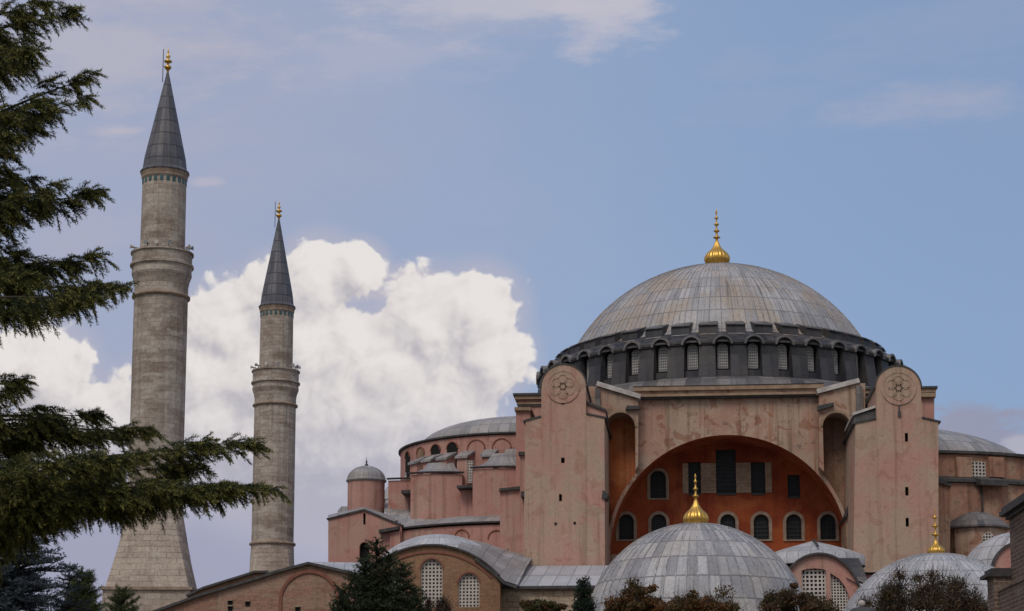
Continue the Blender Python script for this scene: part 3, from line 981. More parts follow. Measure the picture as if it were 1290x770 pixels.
def on_circle(px, py, cx, cy, R):
    """angle at which the near side of an upright cylinder is seen at this pixel"""
    d = ray(px, py)
    ox, oy = CAM.x - cx, CAM.y - cy
    a_ = d.x ** 2 + d.y ** 2
    b_ = ox * d.x + oy * d.y
    c_ = ox * ox + oy * oy - R * R
    q = (-b_ - sqrt(max(b_ * b_ - a_ * c_, 0))) / a_
    p = CAM + d * q
    return atan2(p.y - cy, p.x - cx) % (2 * pi)

# west semi dome and its drum
WCX, WCY, WR = -19.9, 0.0, 12.9
zw = xz(505, 574, 0)[1]
mb = MB()
pr = []
for i in range(19):
    a = pi / 2 * i / 18
    pr.append(((WR - 1.9) * cos(a) ** 0.9 + 0.02, zw + 0.2 + 3.1 * sin(a)))
mb.lathe(pr, (WCX, WCY), 'lead_roof', seg=72, a0=radians(75), a1=radians(300), cols=40, rows=8)
mb.build('semi_dome', MQ, origin=(WCX, WCY, zw))
mb = MB()
A0, A1 = radians(75), radians(300)
mb.lathe([(WR, 14), (WR, zw - 0.2)], (WCX, WCY), 'pink', seg=72, a0=A0, a1=A1)
mb.lathe([(WR + 0.02, zw - 0.14), (WR + 0.22, zw - 0.09), (WR + 0.22, zw + 0.06), (WR - 2.0, zw + 0.25)], (WCX, WCY), 'coping', seg=72, a0=A0, a1=A1, smooth=False)
wdrum = mb.build('semi_dome_drum', MQ, origin=(WCX, WCY, 14))
# arched recesses and stepped buttresses round it
def radial(cx, cy, a, pts, k, R, mb):
    """hexa given in (tangent, radial, z)"""
    er = Vector((cos(a), sin(a), 0)); et = Vector((-sin(a), cos(a), 0))
    mb.hexa([(Vector((cx, cy, 0)) + et * t_ + er * r_ + Vector((0, 0, z_))) for t_, r_, z_ in pts], k)
def curved_arch(cx, cy, R, a, w, z0, z1, mb, k, proud=0.05, rim='redtrim'):
    er = Vector((cos(a), sin(a), 0)); et = Vector((-sin(a), cos(a), 0))
    L = arched(-w / 2, w / 2, z0, z1)
    mb.poly([Vector((cx, cy, 0)) + et * x + er * (R + proud) + Vector((0, 0, z)) for x, z in L], k)
    r = w / 2
    if rim:
        A = arc(0, z1 - r, r, 0, pi, 14); B = arc(0, z1 - r, r + 0.09, 0, pi, 14)
        for j in range(14):
            q = []
            for rr in (R - 0.1, R + proud + 0.08):
                for p in (A[j], A[j + 1], B[j + 1], B[j]):
                    q.append(Vector((cx, cy, 0)) + et * p[0] + er * rr + Vector((0, 0, p[1])))
            mb.hexa(q, rim)
wa = [on_circle(x, 575, WCX, WCY, WR) for x in (514, 530, 549, 570, 600, 632)]
for i, a in enumerate(wa):
    m = MB()
    curved_arch(WCX, WCY, WR, a, 1.25 if i < 4 else 1.75, zw - 3.2, zw - 0.6, m, 'black' if i in (0, 2, 3) else ('stain' if i == 1 else 'pink'))
    m.build('window' if i in (0, 2, 3) else 'recess', wdrum)
for i, a in enumerate([on_circle(x, 580, WCX, WCY, WR + 1.5) for x in (521, 538, 557, 582, 614, 644)]):
    m = MB()
    h = 0.55
    radial(WCX, WCY, a, [(-h, WR - .1, 14), (h, WR - .1, 14), (h, WR + 1.5, 14), (-h, WR + 1.5, 14),
                         (-h, WR - .1, zw - 1.75), (h, WR - .1, zw - 1.75), (h, WR + 1.5, zw - 2.5), (-h, WR + 1.5, zw - 2.5)], 'pink', WR, m)
    h = 0.68
    radial(WCX, WCY, a, [(-h, WR - .1, zw - 1.75), (h, WR - .1, zw - 1.75), (h, WR + 1.7, zw - 2.55), (-h, WR + 1.7, zw - 2.55),
                         (-h, WR - .1, zw - 1.52), (h, WR - .1, zw - 1.52), (h, WR + 1.7, zw - 2.32), (-h, WR + 1.7, zw - 2.32)], 'lead_roof', WR, m)
    m.build('buttress', wdrum)

# exedra walls standing in front of the drum
def exedra(pxl, pxr, pytop, Yf, R, rise, nm='exedra', k='pink', zbot=14.0, a0=180, a1=360, inset=5.0, roof='lead_roof'):
    x0, zt = xz(pxl, pytop, Yf + R * 0.2); x1, _ = xz(pxr, pytop, Yf + R * 0.2)
    cx = (x0 + x1) / 2
    cy = Yf + R
    zt = xz((pxl + pxr) / 2, pytop, Yf)[1]
    mb = MB()
    half = math.asin(min(1, (x1 - x0) / 2 / R))
    A0, A1 = -pi / 2 - half, -pi / 2 + half
    mb.lathe([(R, zbot), (R, zt - 0.25)], (cx, cy), k, seg=40, a0=A0, a1=A1)
    # returns into the drum
    for A in (A0, A1):
        p = (cx + R * cos(A), cy + R * sin(A))
        mb.poly([(p[0], p[1], zbot), (p[0], p[1] + 8, zbot), (p[0], p[1] + 8, zt - 0.2), (p[0], p[1], zt - 0.2)], k)
    o = mb.build(nm, MQ)
    m = MB()
    m.lathe([(R + 0.01, zt - 0.16), (R + 0.22, zt - 0.12), (R + 0.24, zt)], (cx, cy), 'coping', seg=40, a0=A0 - 0.02, a1=A1 + 0.02, smooth=False)
    m.lathe([(R + 0.24, zt), (R - inset * 0.4, zt + rise * 0.25), (R - inset * 0.75, zt + rise * 0.65), (max(R - inset, 0.2), zt + rise * 1.25)], (cx, cy), roof, seg=40, a0=A0 - 0.02, a1=A1 + 0.02, cols=16, rowlen=2.2)
    m.build('roof', o)
    return o, cx, cy, zt
exedra(519, 583.5, 594, -16.0, 6.5, 1.1, inset=3.4)
exedra(597, 664, 587, -19.5, 7.0, 1.5, inset=4.2)
exedra(490.5, 520, 602, -10.0, 4.2, 0.9)
exedra(582, 600, 614, -17.2, 6.0, 0.0, nm='exedra', inset=0.5)
# latticed slot between the exedra walls
m = MB()
q0, q1 = xz(591, 611, -16.6), xz(598, 583, -16.6)
lattice(m, q0[0], q1[0], q0[1], q1[1], -17.9, 3, 8, False, 'lattice', 'glass', bw=0.42)
m.build('window', MQ)
m = MB()
q0, q1 = xz(576, 618, -18), xz(599, 612, -18)
m.box((q0[0], -18.4, q0[1] + .2), (q1[0], -15, q0[1] + 0.42), 'coping')
m.build('sill', MQ)
m = MB()
q0, q1 = xz(506, 622, -12), xz(522, 618, -12)
m.box((q0[0], -12.4, q0[1]), (q1[0], -8, q1[1]), 'coping')
m.build('sill', MQ)

# lower ring of the west side: long curved wall with blind arches and lead roof
cxw, cyw, Rw = -19.3, -6.5, 16.0
zt = xz(590, 658, -22)[1]
mb = MB()
A0, A1 = radians(185), radians(286)
mb.lathe([(Rw, 8), (Rw, zt - 0.3)], (cxw, cyw), 'pink', seg=60, a0=A0, a1=A1)
lw = mb.build('apse_wall', MQ, origin=(cxw, cyw, 8))
mb = MB()
mb.lathe([(Rw + 0.02, zt - 0.18), (Rw + 0.24, zt - 0.14), (Rw + 0.26, zt)], (cxw, cyw), 'coping', seg=60, a0=A0, a1=A1, smooth=False)
mb.lathe([(Rw + 0.26, zt), (Rw - 2, zt + 0.75), (Rw - 6, zt + 1.5), (3, zt + 2.0)], (cxw, cyw), 'lead_roof', seg=60, a0=A0, a1=A1, cols=40, rowlen=2.0)
mb.build('roof', lw)
for (px, top, bot, w) in ((584, 670, 690, 1.3), (628, 672, 694, 1.45)):
    m = MB()
    x, z1 = xz(px, top, -20.5); z0 = xz(px, bot, -20.5)[1]
    a = -pi / 2 - math.asin((cxw - x) / Rw)
    curved_arch(cxw, cyw, Rw, a, w, z0, z1, m, 'pink', 0.02, 'redtrim')
    m.build('recess', lw)
# saddle roof between ring and gabled block
m = MB()
z0 = xz(500, 662, -16)[1]
def P3(px, py, Y):
    return tuple(at(px, py, Y))
m.poly([P3(497, 666, -17), P3(560, 662, -19.5), P3(600, 648, -12), P3(520, 640, -9), P3(484, 643, -11)], 'lead_roof')
m.poly([P3(484, 643, -11), P3(520, 640, -9), P3(540, 630, -4), P3(486, 630, -3)], 'lead_roof')
m.build('saddle_roof', MQ)
m = MB()
m.prism([[xz(492, 700, -19), xz(505, 700, -19), xz(505, 669, -19), xz(492, 672, -19)]], -19.4, -12, 'pink')
m.prism([[xz(478, 672, -19.4), xz(503, 667.5, -19.4), xz(503, 663.5, -19.4), xz(478, 668, -19.4)]], -19.8, -12, 'coping')
m.build('pier', MQ)

# gabled block and its turret
gy = -19.0
g = lambda x, y: xz(x, y, gy)
mb = MB()
door = arched(*[f for f in (g(452.5, 712)[0], g(465, 712)[0], g(459, 712)[1], g(459, 683)[1])])
slit = [g(457.5, 661), g(460.5, 661), g(460.5, 646.5), g(457.5, 646.5)]
mb.prism([[g(413.5, 735), g(506, 735), g(506, 662.5), g(497, 659), g(459, 643), g(413.5, 654)], slit, door], gy, gy + 0.8, 'pink')
mb.prism([[g(413.5, 735), g(506, 735), g(506, 662.5), g(497, 659), g(459, 643.2), g(413.5, 654)]], gy + 0.801, gy + 9, 'pink', front=False)
blk = mb.build('gabled_block', MQ)
m = MB(); m.prism([[(p[0], p[1]) for p in door]], gy + 0.5, gy + 0.75, 'black'); m.build('window', blk)
m = MB(); m.prism([slit], gy + 0.5, gy + 0.75, 'black'); m.build('slit_window', blk)
m = MB()
m.band([g(412, 655), g(459, 643.5), g(498, 659.5), g(507, 663)], 0.15, gy - 0.15, gy + 9, 'coping')
m.poly([P3(413, 652, gy), P3(459, 641, gy), P3(459, 638, gy + 9), P3(413, 649, gy + 9)], 'lead_roof')
m.poly([P3(459, 641, gy), P3(497, 657, gy), P3(505, 654, gy + 9), P3(459, 638, gy + 9)], 'lead_roof')
m.build('roof', blk)
def turret(pxl, pxr, pyb, pye, pyt, Y, name='turret', k='pink', roofk='lead_roof', spike=0.9):
    x0, ze = xz(pxl, pye, Y); x1, _ = xz(pxr, pye, Y)
    zb = xz(pxl, pyb, Y)[1]; ztp = xz((pxl + pxr) / 2, pyt, Y)[1]
    R = (x1 - x0) / 2; cx = (x0 + x1) / 2
    mb = MB()
    mb.lathe([(R, zb), (R, ze - 0.2)], (cx, Y), k, seg=40)
    o = mb.build(name, MQ, origin=(cx, Y, zb))
    m = MB()
    m.lathe([(R, ze - 0.22), (R + 0.16, ze - 0.1), (R + 0.18, ze)] + [((R + 0.1) * cos(a), ze + (ztp - ze) * sin(a)) for a in [radians(q) for q in range(4, 90, 6)]] + [(0.03, ztp)],
            (cx, Y), roofk, seg=40, cols=24, rowlen=1.6)
    r = 0.2
    m.lathe([(0.16, ztp - 0.05), (0.18, ztp + 0.1), (0.07, ztp + 0.25), (0.1, ztp + 0.45), (0.03, ztp + 0.55), (0.01, ztp + spike)], (cx, Y), 'coping', seg=10)
    m.build('roof', o, origin=(cx, Y, ze))
turret(438.5, 484.5, 650, 606, 587, -9)
turret(484, 500, 640, 629, 612, 6, 'turret', 'trim', 'lead_pale', 0.5)
m = MB()
m.prism([[xz(425, 650, -6), xz(440, 648, -6), xz(440, 638, -6), xz(430, 638, -6), xz(425, 644, -6)]], -6, 0, 'lead_pale')
m.build('roof_lantern', MQ)

# east semi dome
ECX, ECY, ER = 16.2, 0.0, 19.8
ze = xz(1182, 574, -18)[1]
mb = MB()
EB = 14.6
pr = []
for i in range(17):
    a = radians(14) + radians(76) * i / 16
    pr.append((EB * cos(a) / cos(radians(14)) + 0.02, ze + 1.0 + 4.3 * (sin(a) - sin(radians(14))) / (1 - sin(radians(14)))))
mb.lathe(pr, (ECX, ECY), 'lead_roof', seg=72, a0=radians(-100), a1=radians(100), cols=48, rows=8)
mb.build('semi_dome', MQ, origin=(ECX, ECY, ze))
mb = MB()
A0, A1 = radians(-100), radians(100)
zl_ = ze - 2.6
mb.lathe([(ER, zl_), (ER, ze - 0.1)], (ECX, ECY), 'brown', seg=80, a0=A0, a1=A1)
mb.lathe([(ER + 0.02, ze - 0.12), (ER + 0.35, ze - 0.05), (ER + 0.35, ze + 0.2), (EB - 0.2, ze + 1.05)], (ECX, ECY), 'coping', seg=80, a0=A0, a1=A1, smooth=False)
mb.lathe([(ER + 1.2, 10), (ER + 1.2, zl_ - 0.3)], (ECX, ECY), 'brown', seg=80, a0=A0, a1=A1)
mb.lathe([(ER + 1.22, zl_ - 0.32), (ER + 1.5, zl_ - 0.25), (ER + 1.5, zl_), (ER - 0.1, zl_ + 0.5)], (ECX, ECY), 'coping', seg=80, a0=A0, a1=A1, smooth=False)
ed = mb.build('semi_dome_drum', MQ, origin=(ECX, ECY, 10))
def on_east(px, py, R):
    """point of the east drum seen at this pixel"""
    d = ray(px, py)
    a_ = d.x ** 2 + d.y ** 2
    ox, oy = CAM.x - ECX, CAM.y - ECY
    b_ = ox * d.x + oy * d.y
    c_ = ox * ox + oy * oy - R * R
    s = (-b_ - sqrt(b_ * b_ - a_ * c_)) / a_
    p = CAM + d * s
    return p, atan2(p.y - ECY, p.x - ECX)
def on_drum_box(px, py0, py1, w, k, name, proud=0.3):
    p, a = on_east(px, py0, ER); p2, _ = on_east(px, py1, ER)
    m = MB()
    radial(ECX, ECY, a, [(-w / 2, ER - .2, p2.z), (w / 2, ER - .2, p2.z), (w / 2, ER + proud, p2.z), (-w / 2, ER + proud, p2.z),
                         (-w / 2, ER - .2, p.z), (w / 2, ER - .2, p.z), (w / 2, ER + proud, p.z), (-w / 2, ER + proud, p.z)], k, ER, m)
    return m.build(name, ed)
for px in (1212, 1252):
    on_drum_box(px, 577, 602, 1.5, 'brown', 'buttress', 0.5)
p, a = on_east(1232, 595, ER)
m = MB()
lattice(m, -0.7, 0.7, -0.95, 0.95, 0, 4, 6, False, 'lattice', 'glass', bw=0.38)
er = Vector((cos(a), sin(a), 0)); et = Vector((-sin(a), cos(a), 0))
m.v = [tuple(Vector((ECX, ECY, p.z)) + et * q[0] + er * (ER + 0.12 - q[1]) + Vector((0, 0, q[2]))) for q in m.v]
m.build('window', ed)
p, a = on_east(1247, 604, ER + 1.2)
m = MB()
radial(ECX, ECY, a, [(-1.5, ER, p.z - .5), (1.3, ER, p.z - .5), (1.3, ER + 2.2, p.z - 0.7), (-1.5, ER + 2.2, p.z - 0.7),
                     (-1.5, ER, p.z + .4), (1.3, ER, p.z + .4), (1.3, ER + 2.2, p.z - .2), (-1.5, ER + 2.2, p.z - .2)], 'coping', ER, m)
m.build('ledge', ed)
# downpipe
p, a = on_east(1238, 625, ER + 1.2)
m = MB()
m.tube([(p.x - 0.1, p.y - 0.2, p.z - 3), (p.x - 0.1, p.y - 0.2, p.z + 1.6)], 0.09, 'coping', 6)
m.build('downpipe', ed)

# polygonal chapel under the east side
Yc = -24.0
x0, zt = xz(1195, 661, Yc); x1, _ = xz(1272, 661, Yc)
R = (x1 - x0) / 2; cx = (x0 + x1) / 2; cy = Yc + R * 0.6
zt = xz(1233, 661, Yc - R * 0.4)[1]
mb = MB()
mb.lathe([(R, 8), (R, zt - 0.2)], (cx, cy), 'arch', seg=10, smooth=False)
cp = mb.build('chapel', MQ, origin=(cx, cy, 8))
m = MB()
m.lathe([(R, zt - 0.25), (R + 0.3, zt - 0.15), (R + 0.3, zt), (R * 0.78, zt + 0.75), (R * 0.4, zt + 1.3), (0.05, zt + 1.5)], (cx, cy), 'skirt', seg=30, cols=30, rowlen=1.2, smooth=False)
m.build('roof', cp, origin=(cx, cy, zt))
m = MB()
q0, q1 = xz(1238, 690, Yc - R * 0.4), xz(1252, 671, Yc - R * 0.4)
lattice(m, q0[0], q1[0], q0[1], q1[1], cy - R - 0.06, 4, 5, True, 'lattice', 'glass', bw=0.35)
m.build('window', cp)

# aisle bulk and roofs on the south
mb = MB()
za = xz(760, 712, -31)[1]
xa0, xa1 = xz(640, 720, -31)[0], xz(1200, 720, -31)[0]
mb.box((xa0, -31.5, 0), (xa1, -18, za - 1.1), 'pink')
mb.poly([(xa0, -32, za - 0.9), (xa1, -32, za - 0.9), (xa1, -18, za + 0.9), (xa0, -18, za + 0.9)], 'lead_roof')
mb.build('aisle', MQ)
mb = MB()
mb.box((-34, -20, 0), (-15, 10, 14.5), 'pink')
mb.box((15, -20, 0), (40, 10, 12), 'brown')
mb.box((-36, -19, 0), (-20, -8, 13), 'pink')
mb.build('lower_walls', MQ)
# lean-to with pale rubble wall below the left tower
ye = -46.0
q0, q1 = xz(612, 739, ye), xz(765, 739, ye)
zeave = q0[1]
tp0, tp1 = at(660, 713, -31.2), at(770, 713, -31.2)
mb = MB()
mb.box((q0[0], ye + 0.3, 0), (q1[0] + 3, -31.5, zeave - 0.1), 'rubble')
an = mb.build('lean_to', MQ)
m = MB()
n = 24
A = Vector((q0[0] - 0.15, ye - 0.1, zeave)); B = Vector((q1[0] + 3.2, ye - 0.1, zeave))
C_ = Vector((q1[0] + 3.2, -31.02, tp1.z + 0.05)); D_ = Vector((tp0.x - 1.5, -31.02, tp0.z + 0.05))
m.poly([A, B, C_, D_], 'lead_pale', [(q.x * 0.85, 0) if q.y < -40 else (q.x * 0.85, 2) for q in (A, B, C_, D_)])
m.poly([A - Vector((0, 0, .22)), B - Vector((0, 0, .22)), B, A], 'coping')
D2 = Vector(at(640, 690, -27))
m.poly([A, D_, D2, Vector(at(615, 706, -33))], 'lead_roof', [(0, 0), (4, 0), (4, 3), (0, 3)])
m.build('roof', an)
m = MB()
p = at(627, 746, ye)
m.box((p.x - 0.22, ye - 0.1, p.z - 0.25), (p.x + 0.22, ye + 0.4, p.z + 0.3), 'black')
m.build('spout', an)

# ------------------------------------------------------------------ minarets
def minaret(label, Y, rows, cxs, name='minaret', lobes=16):
    """rows: dict of pixel rows and half widths"""
    c = at(*cxs, Y)
    cx = c.x
    D = (Vector((cx, Y, 20)) - CAM).dot(FW)
    def h(py):
        return at(cxs[0], py, Y).z
    def w(hw, py):
        d = (Vector((cx, Y, h(py))) - CAM).dot(FW)
        return hw * d / FPX
    root = thing(name, label, 'minaret', (cx, Y, 0), 'stone minarets of the mosque')
    seg = 20
    r = rows
    # square pedestal, flaring foot, shaft
    mb = MB()
    zb = h(r['ped'])
    hp = w(r['pedw'], r['ped'])
    ang = radians(8)
    ox = r.get('off', 0.0)
    def sq(half, z, n=4, a0=ang):
        return [(cx + ox + half * (cos(a0) * sx - sin(a0) * sy), Y + half * (sin(a0) * sx + cos(a0) * sy), z) for sx, sy in ((-1, -1), (1, -1), (1, 1), (-1, 1))]
    hp2 = hp / (cos(ang) + sin(ang))
    mb.hexa(sq(hp2 * 1.0, 0) + sq(hp2, zb - 0.25), 'ashlar')
    mb.hexa(sq(hp2 * 1.05, zb - 0.25) + sq(hp2 * 1.05, zb), 'trim')
    mb.build('pedestal', root)
    mb = MB()
    ztopf = h(r['foot'])
    rt = w(r['shaft'], r['foot'])
    ring_n = 40
    def sqpt(half, a):
        # point on a rounded square outline, rotated with the pedestal
        c_, s_ = cos(a - ang), sin(a - ang)
        k = half / max(abs(c_), abs(s_))
        return k
    lv = 12
    i0 = len(mb.v)
    Hs = []
    for j in range(lv + 1):
        t = j / lv
        z = zb + (ztopf - zb) * t
        for q in range(ring_n):
            a = 2 * pi * q / ring_n + ang
            rs = min(sqpt(hp2 * 0.98, a), hp2 * 1.34)
            e = min(1, t / 0.94)
            rr = max(rs * (1 - e) + rt * e, rt) * 1.004 + 0.02
            mb.v.append((cx + ox * (1 - e) + rr * cos(a), Y + rr * sin(a), z))
        Hs.append(z)
    for j in range(lv):
        for q in range(ring_n):
            q2 = (q + 1) % ring_n
            u0, u1 = q / ring_n * 2 * pi * rt * 1.3, (q + 1) / ring_n * 2 * pi * rt * 1.3
            mb.face((i0 + j * ring_n + q, i0 + j * ring_n + q2, i0 + (j + 1) * ring_n + q2, i0 + (j + 1) * ring_n + q), 'ashlar',
                    [(u0, Hs[j]), (u1, Hs[j]), (u1, Hs[j + 1]), (u0, Hs[j + 1])])
    ft = mb.build('foot', root)
    mb = MB()
    for (sx, sy) in r['slots']:
        q = at(sx, sy, Y - rt - 0.6)
    z1 = h(r['ring2']); r1 = w(r['shaft'] - 0.5, r['ring2'])
    mb.lathe([(rt, ztopf), (r1, z1)], (cx, Y), 'minaret', seg=seg, smooth=False)
    mb.build('shaft', root)
    # mouldings
    mb = MB()
    if r.get('ring1'):
        z = ztopf
        mb.lathe([(rt, z - 0.2), (rt + 0.22, z - 0.1), (rt + 0.22, z + 0.1), (rt, z + 0.2)], (cx, Y), 'trim', seg=40)
        mb.build('moulding', root)
        mb = MB()
    mb.lathe([(r1, z1 - 0.15), (r1 + 0.2, z1 - 0.05), (r1 + 0.2, z1 + 0.12), (r1, z1 + 0.22)], (cx, Y), 'trim', seg=40)
    mb.build('moulding', root)
    # balcony
    mb = MB()
    zf0 = h(r['flare0']); zf1 = h(r['flare1']); zr = h(r['midring']); zt = h(r['bal'])
    rb = w(r['balw'], r['bal'])
    mb.lathe([(r1, z1 + 0.2), (r1 * 1.0, zf0), (r1 * 1.04, zf0 + (zf1 - zf0) * 0.35), (r1 * 1.12, zf0 + (zf1 - zf0) * 0.72), (rb * 0.96, zf1), (rb * 0.97, zr - 0.12),
              (rb * 1.03, zr - 0.05), (rb * 1.03, zr + 0.12), (rb * 0.97, zr + 0.2), (rb * 0.97, zt - 0.2), (rb * 1.02, zt - 0.15), (rb * 1.02, zt), (rb * 0.9, zt), (rb * 0.88, zt - 1.0), (0.5, zt - 1.0)],
             (cx, Y), 'minaret', seg=40, smooth=False)
    bal = mb.build('balcony', root)
    # horn loudspeakers and lamps standing on the balcony rim
    for i, aa in enumerate(r['horns']):
        a = radians(aa)
        e = Vector((cos(a), sin(a), 0))
        p0 = Vector((cx, Y, zt)) + e * rb * 0.93
        m = MB()
        m.tube([p0, p0 + Vector((0, 0, 0.3))], 0.05, 'metal', 6)
        m.tube([p0 + Vector((0, 0, 0.3)) - e * 0.25, p0 + Vector((0, 0, 0.32)), p0 + Vector((0, 0, 0.34)) + e * 0.22, p0 + Vector((0, 0, 0.35)) + e * 0.36], [0.05, 0.06, 0.13, 0.2], 'whitetop' if i % 2 == 0 else 'metal', 10)
        m.build('loudspeaker', bal)
    # upper shaft, tile band, eaves, spire
    mb = MB()
    ru = w(r['up'], r['tile']); ztile = h(r['tile']); zc = h(r['cone0'])
    mb.lathe([(ru * 1.02, zt - 1.0), (ru, ztile - 0.35), (ru, zc - 0.5)], (cx, Y), 'minaret', seg=seg, smooth=False)
    mb.build('upper_shaft', root)
    mb = MB()
    for i in range(22):
        a = 2 * pi * i / 22
        e = Vector((cos(a), sin(a), 0)); g_ = Vector((-sin(a), cos(a), 0))
        wd, hh = ru * 0.075, r['tileh']
        q = []
        for rr in (ru * 0.985, ru + 0.03):
            for (tx, tz) in ((-wd, -hh), (wd, -hh), (wd, hh), (-wd, hh)):
                q.append(Vector((cx, Y, ztile)) + e * rr + g_ * tx + Vector((0, 0, tz)))
        mb.hexa(q, 'teal')
    mb.build('tile_band', root)
    mb = MB()
    re = w(r['eave'], r['cone0'])
    mb.lathe([(ru, zc - 0.75), (ru * 1.05, zc - 0.55), (ru * 1.05, zc - 0.4), (re, zc - 0.12), (re, zc)], (cx, Y), 'trim', seg=40, smooth=False)
    mb.build('eaves', root)
    mb = MB()
    zx = h(r['apex'])
    H = zx - zc
    mb.lathe([(re + 0.06, zc - 0.06), (re + 0.08, zc + 0.06), (re * 0.93, zc + 0.3)] + [(re * 0.93 * (1 - t) + 0.1, zc + 0.3 + (H - 0.3) * t) for t in [i / 8 for i in range(1, 9)]],
             (cx, Y), 'cone', seg=18, cols=18, rows=8, smooth=False)
    sp = mb.build('spire', root)
    # finial
    zf = h(r['tip']); fh = zf - zx
    mb = MB()
    s = fh
    mb.lathe([(0.1, zx - 0.1), (0.11, zx + s * .1), (0.2, zx + s * .14), (0.33, zx + s * .2), (0.3, zx + s * .26), (0.1, zx + s * .32), (0.09, zx + s * .38), (0.36, zx + s * .45), (0.36, zx + s * .49), (0.1, zx + s * .56),
              (0.08, zx + s * .6), (0.21, zx + s * .67), (0.08, zx + s * .75), (0.05, zx + s * .82), (0.09, zx + s * .88), (0.02, zx + s)], (cx, Y), 'gold', seg=12)
    mb.build('finial', sp)
    mb = MB()
    mb.tube([(cx - 0.42, Y - 0.1, zx - 0.9), (cx - 0.42, Y - 0.1, zx + s * 0.98)], 0.035, 'coping', 6)
    mb.tube([(cx - 0.42, Y - 0.1, zx + s * 0.25), (cx, Y - 0.05, zx + s * 0.25)], 0.03, 'coping', 6)
    mb.build('lightning_rod', sp)
    return root
minaret('larger stone minaret at left with grey pointed spire, beside the dark cedar', -34,
        dict(ped=744, pedw=60.5, foot=636, shaft=34.0, ring1=None, ring2=376, flare0=362, flare1=342, midring=337, bal=320, balw=38.5, up=27.3, tile=230, tileh=0.33,
             cone0=219, eave=29.8, apex=92, tip=62, off=0.0, slots=[(187, 652), (187, 700)], horns=[-150, -105, -85, -62, -20, -8]), (204, 340))
minaret('smaller stone minaret farther back between the first minaret and the pink building', 12,
        dict(ped=745, pedw=33, foot=686, shaft=26.6, ring1=1, ring2=512, flare0=503, flare1=487, midring=484, bal=468, balw=29.8, up=20.6, tile=397, tileh=0.32,
             cone0=388, eave=22.6, apex=277, tip=254, slots=[], horns=[-160, -130, -100, -72, -35, -18, -5]), (347.5, 470))

# ------------------------------------------------------------------ tombs with lead domes
def tomb(label, pxc, row_c, Y, rpx, fin_top, fin_base, finw, k='lead_tomb', cols=52):
    c = at(pxc, row_c, Y)
    D = (c - CAM).dot(FW)
    R = rpx * D / FPX
    root = thing('domed_tomb', label, 'tomb', (c.x, Y, 0), 'lead domed tombs before the mosque')
    mb = MB()
    pr = []
    for i in range(25):
        a = radians(3 + 87 * i / 24)
        pr.append((R * cos(a), c.z + R * sin(a)))
    pr[-1] = (0.02, pr[-1][1])
    mb.lathe(pr, (c.x, Y), k, seg=104, cols=cols, rows=7.2)
    for i in range(cols):
        a = 2 * pi * i / cols
        if sin(a) > 0.5:
            continue
        for j in range(0, 21):
            (r0, z0), (r1, z1) = pr[j], pr[j + 1]
            q = []
            for (r, z) in ((r0, z0), (r1, z1)):
                da = 0.03 / r
                for dd, hh in ((-da, 0.0), (da, 0.0), (da, 0.045), (-da, 0.045)):
                    f = 1 + hh / R
                    q.append((c.x + r * f * cos(a + dd), Y + r * f * sin(a + dd), c.z + (z - c.z) * f))
            mb.hexa(q, k)
    d = mb.build('dome', root, origin=(c.x, Y, c.z))
    top = c.z + R
    ztop = at(pxc, fin_top, Y).z
    zbase = top - 0.12
    finial(d, (c.x, Y, zbase), ztop - zbase, finw * D / FPX, knobs=3, onion=0.48 if finw > 13 else 0.32, lobes=16, kn=0.26 if finw > 13 else 0.52)
    mb = MB()
    mb.lathe([(R * 1.0, 0), (R * 1.0, c.z - 0.6)], (c.x, Y), 'rubble', seg=8, smooth=False)
    mb.lathe([(R, c.z - 0.7), (R + 0.5, c.z - 0.4), (R + 0.5, c.z - 0.1), (R * 0.96, c.z + 0.2)], (c.x, Y), 'trim', seg=48, smooth=False)
    wl = mb.build('wall', root)
    for i in range(8):
        a = 2 * pi * (i + 0.5) / 8
        if sin(a) > 0.2:
            continue
        m = MB()
        ap = R * cos(pi / 8)
        lattice(m, -0.8, 0.8, 2.0, 5.2, 0, 4, 8, True, 'lattice', 'glass', bw=0.3)
        e = Vector((cos(a), sin(a), 0)); g_ = Vector((-sin(a), cos(a), 0))
        m.v = [tuple(Vector((c.x, Y, q[2])) + g_ * q[0] + e * (ap + 0.13 - q[1])) for q in m.v]
        m.build('window', wl)
    return root
tomb('large grey lead dome with fat ribbed gold finial in front of the red arched wall', 879, 801, -68, 142, 597, 660, 16, cols=60)
tomb('pale lead dome with slim gold finial below the right hand tower', 1184, 829, -62, 132, 640, 697, 11, k='lead_pale', cols=60)

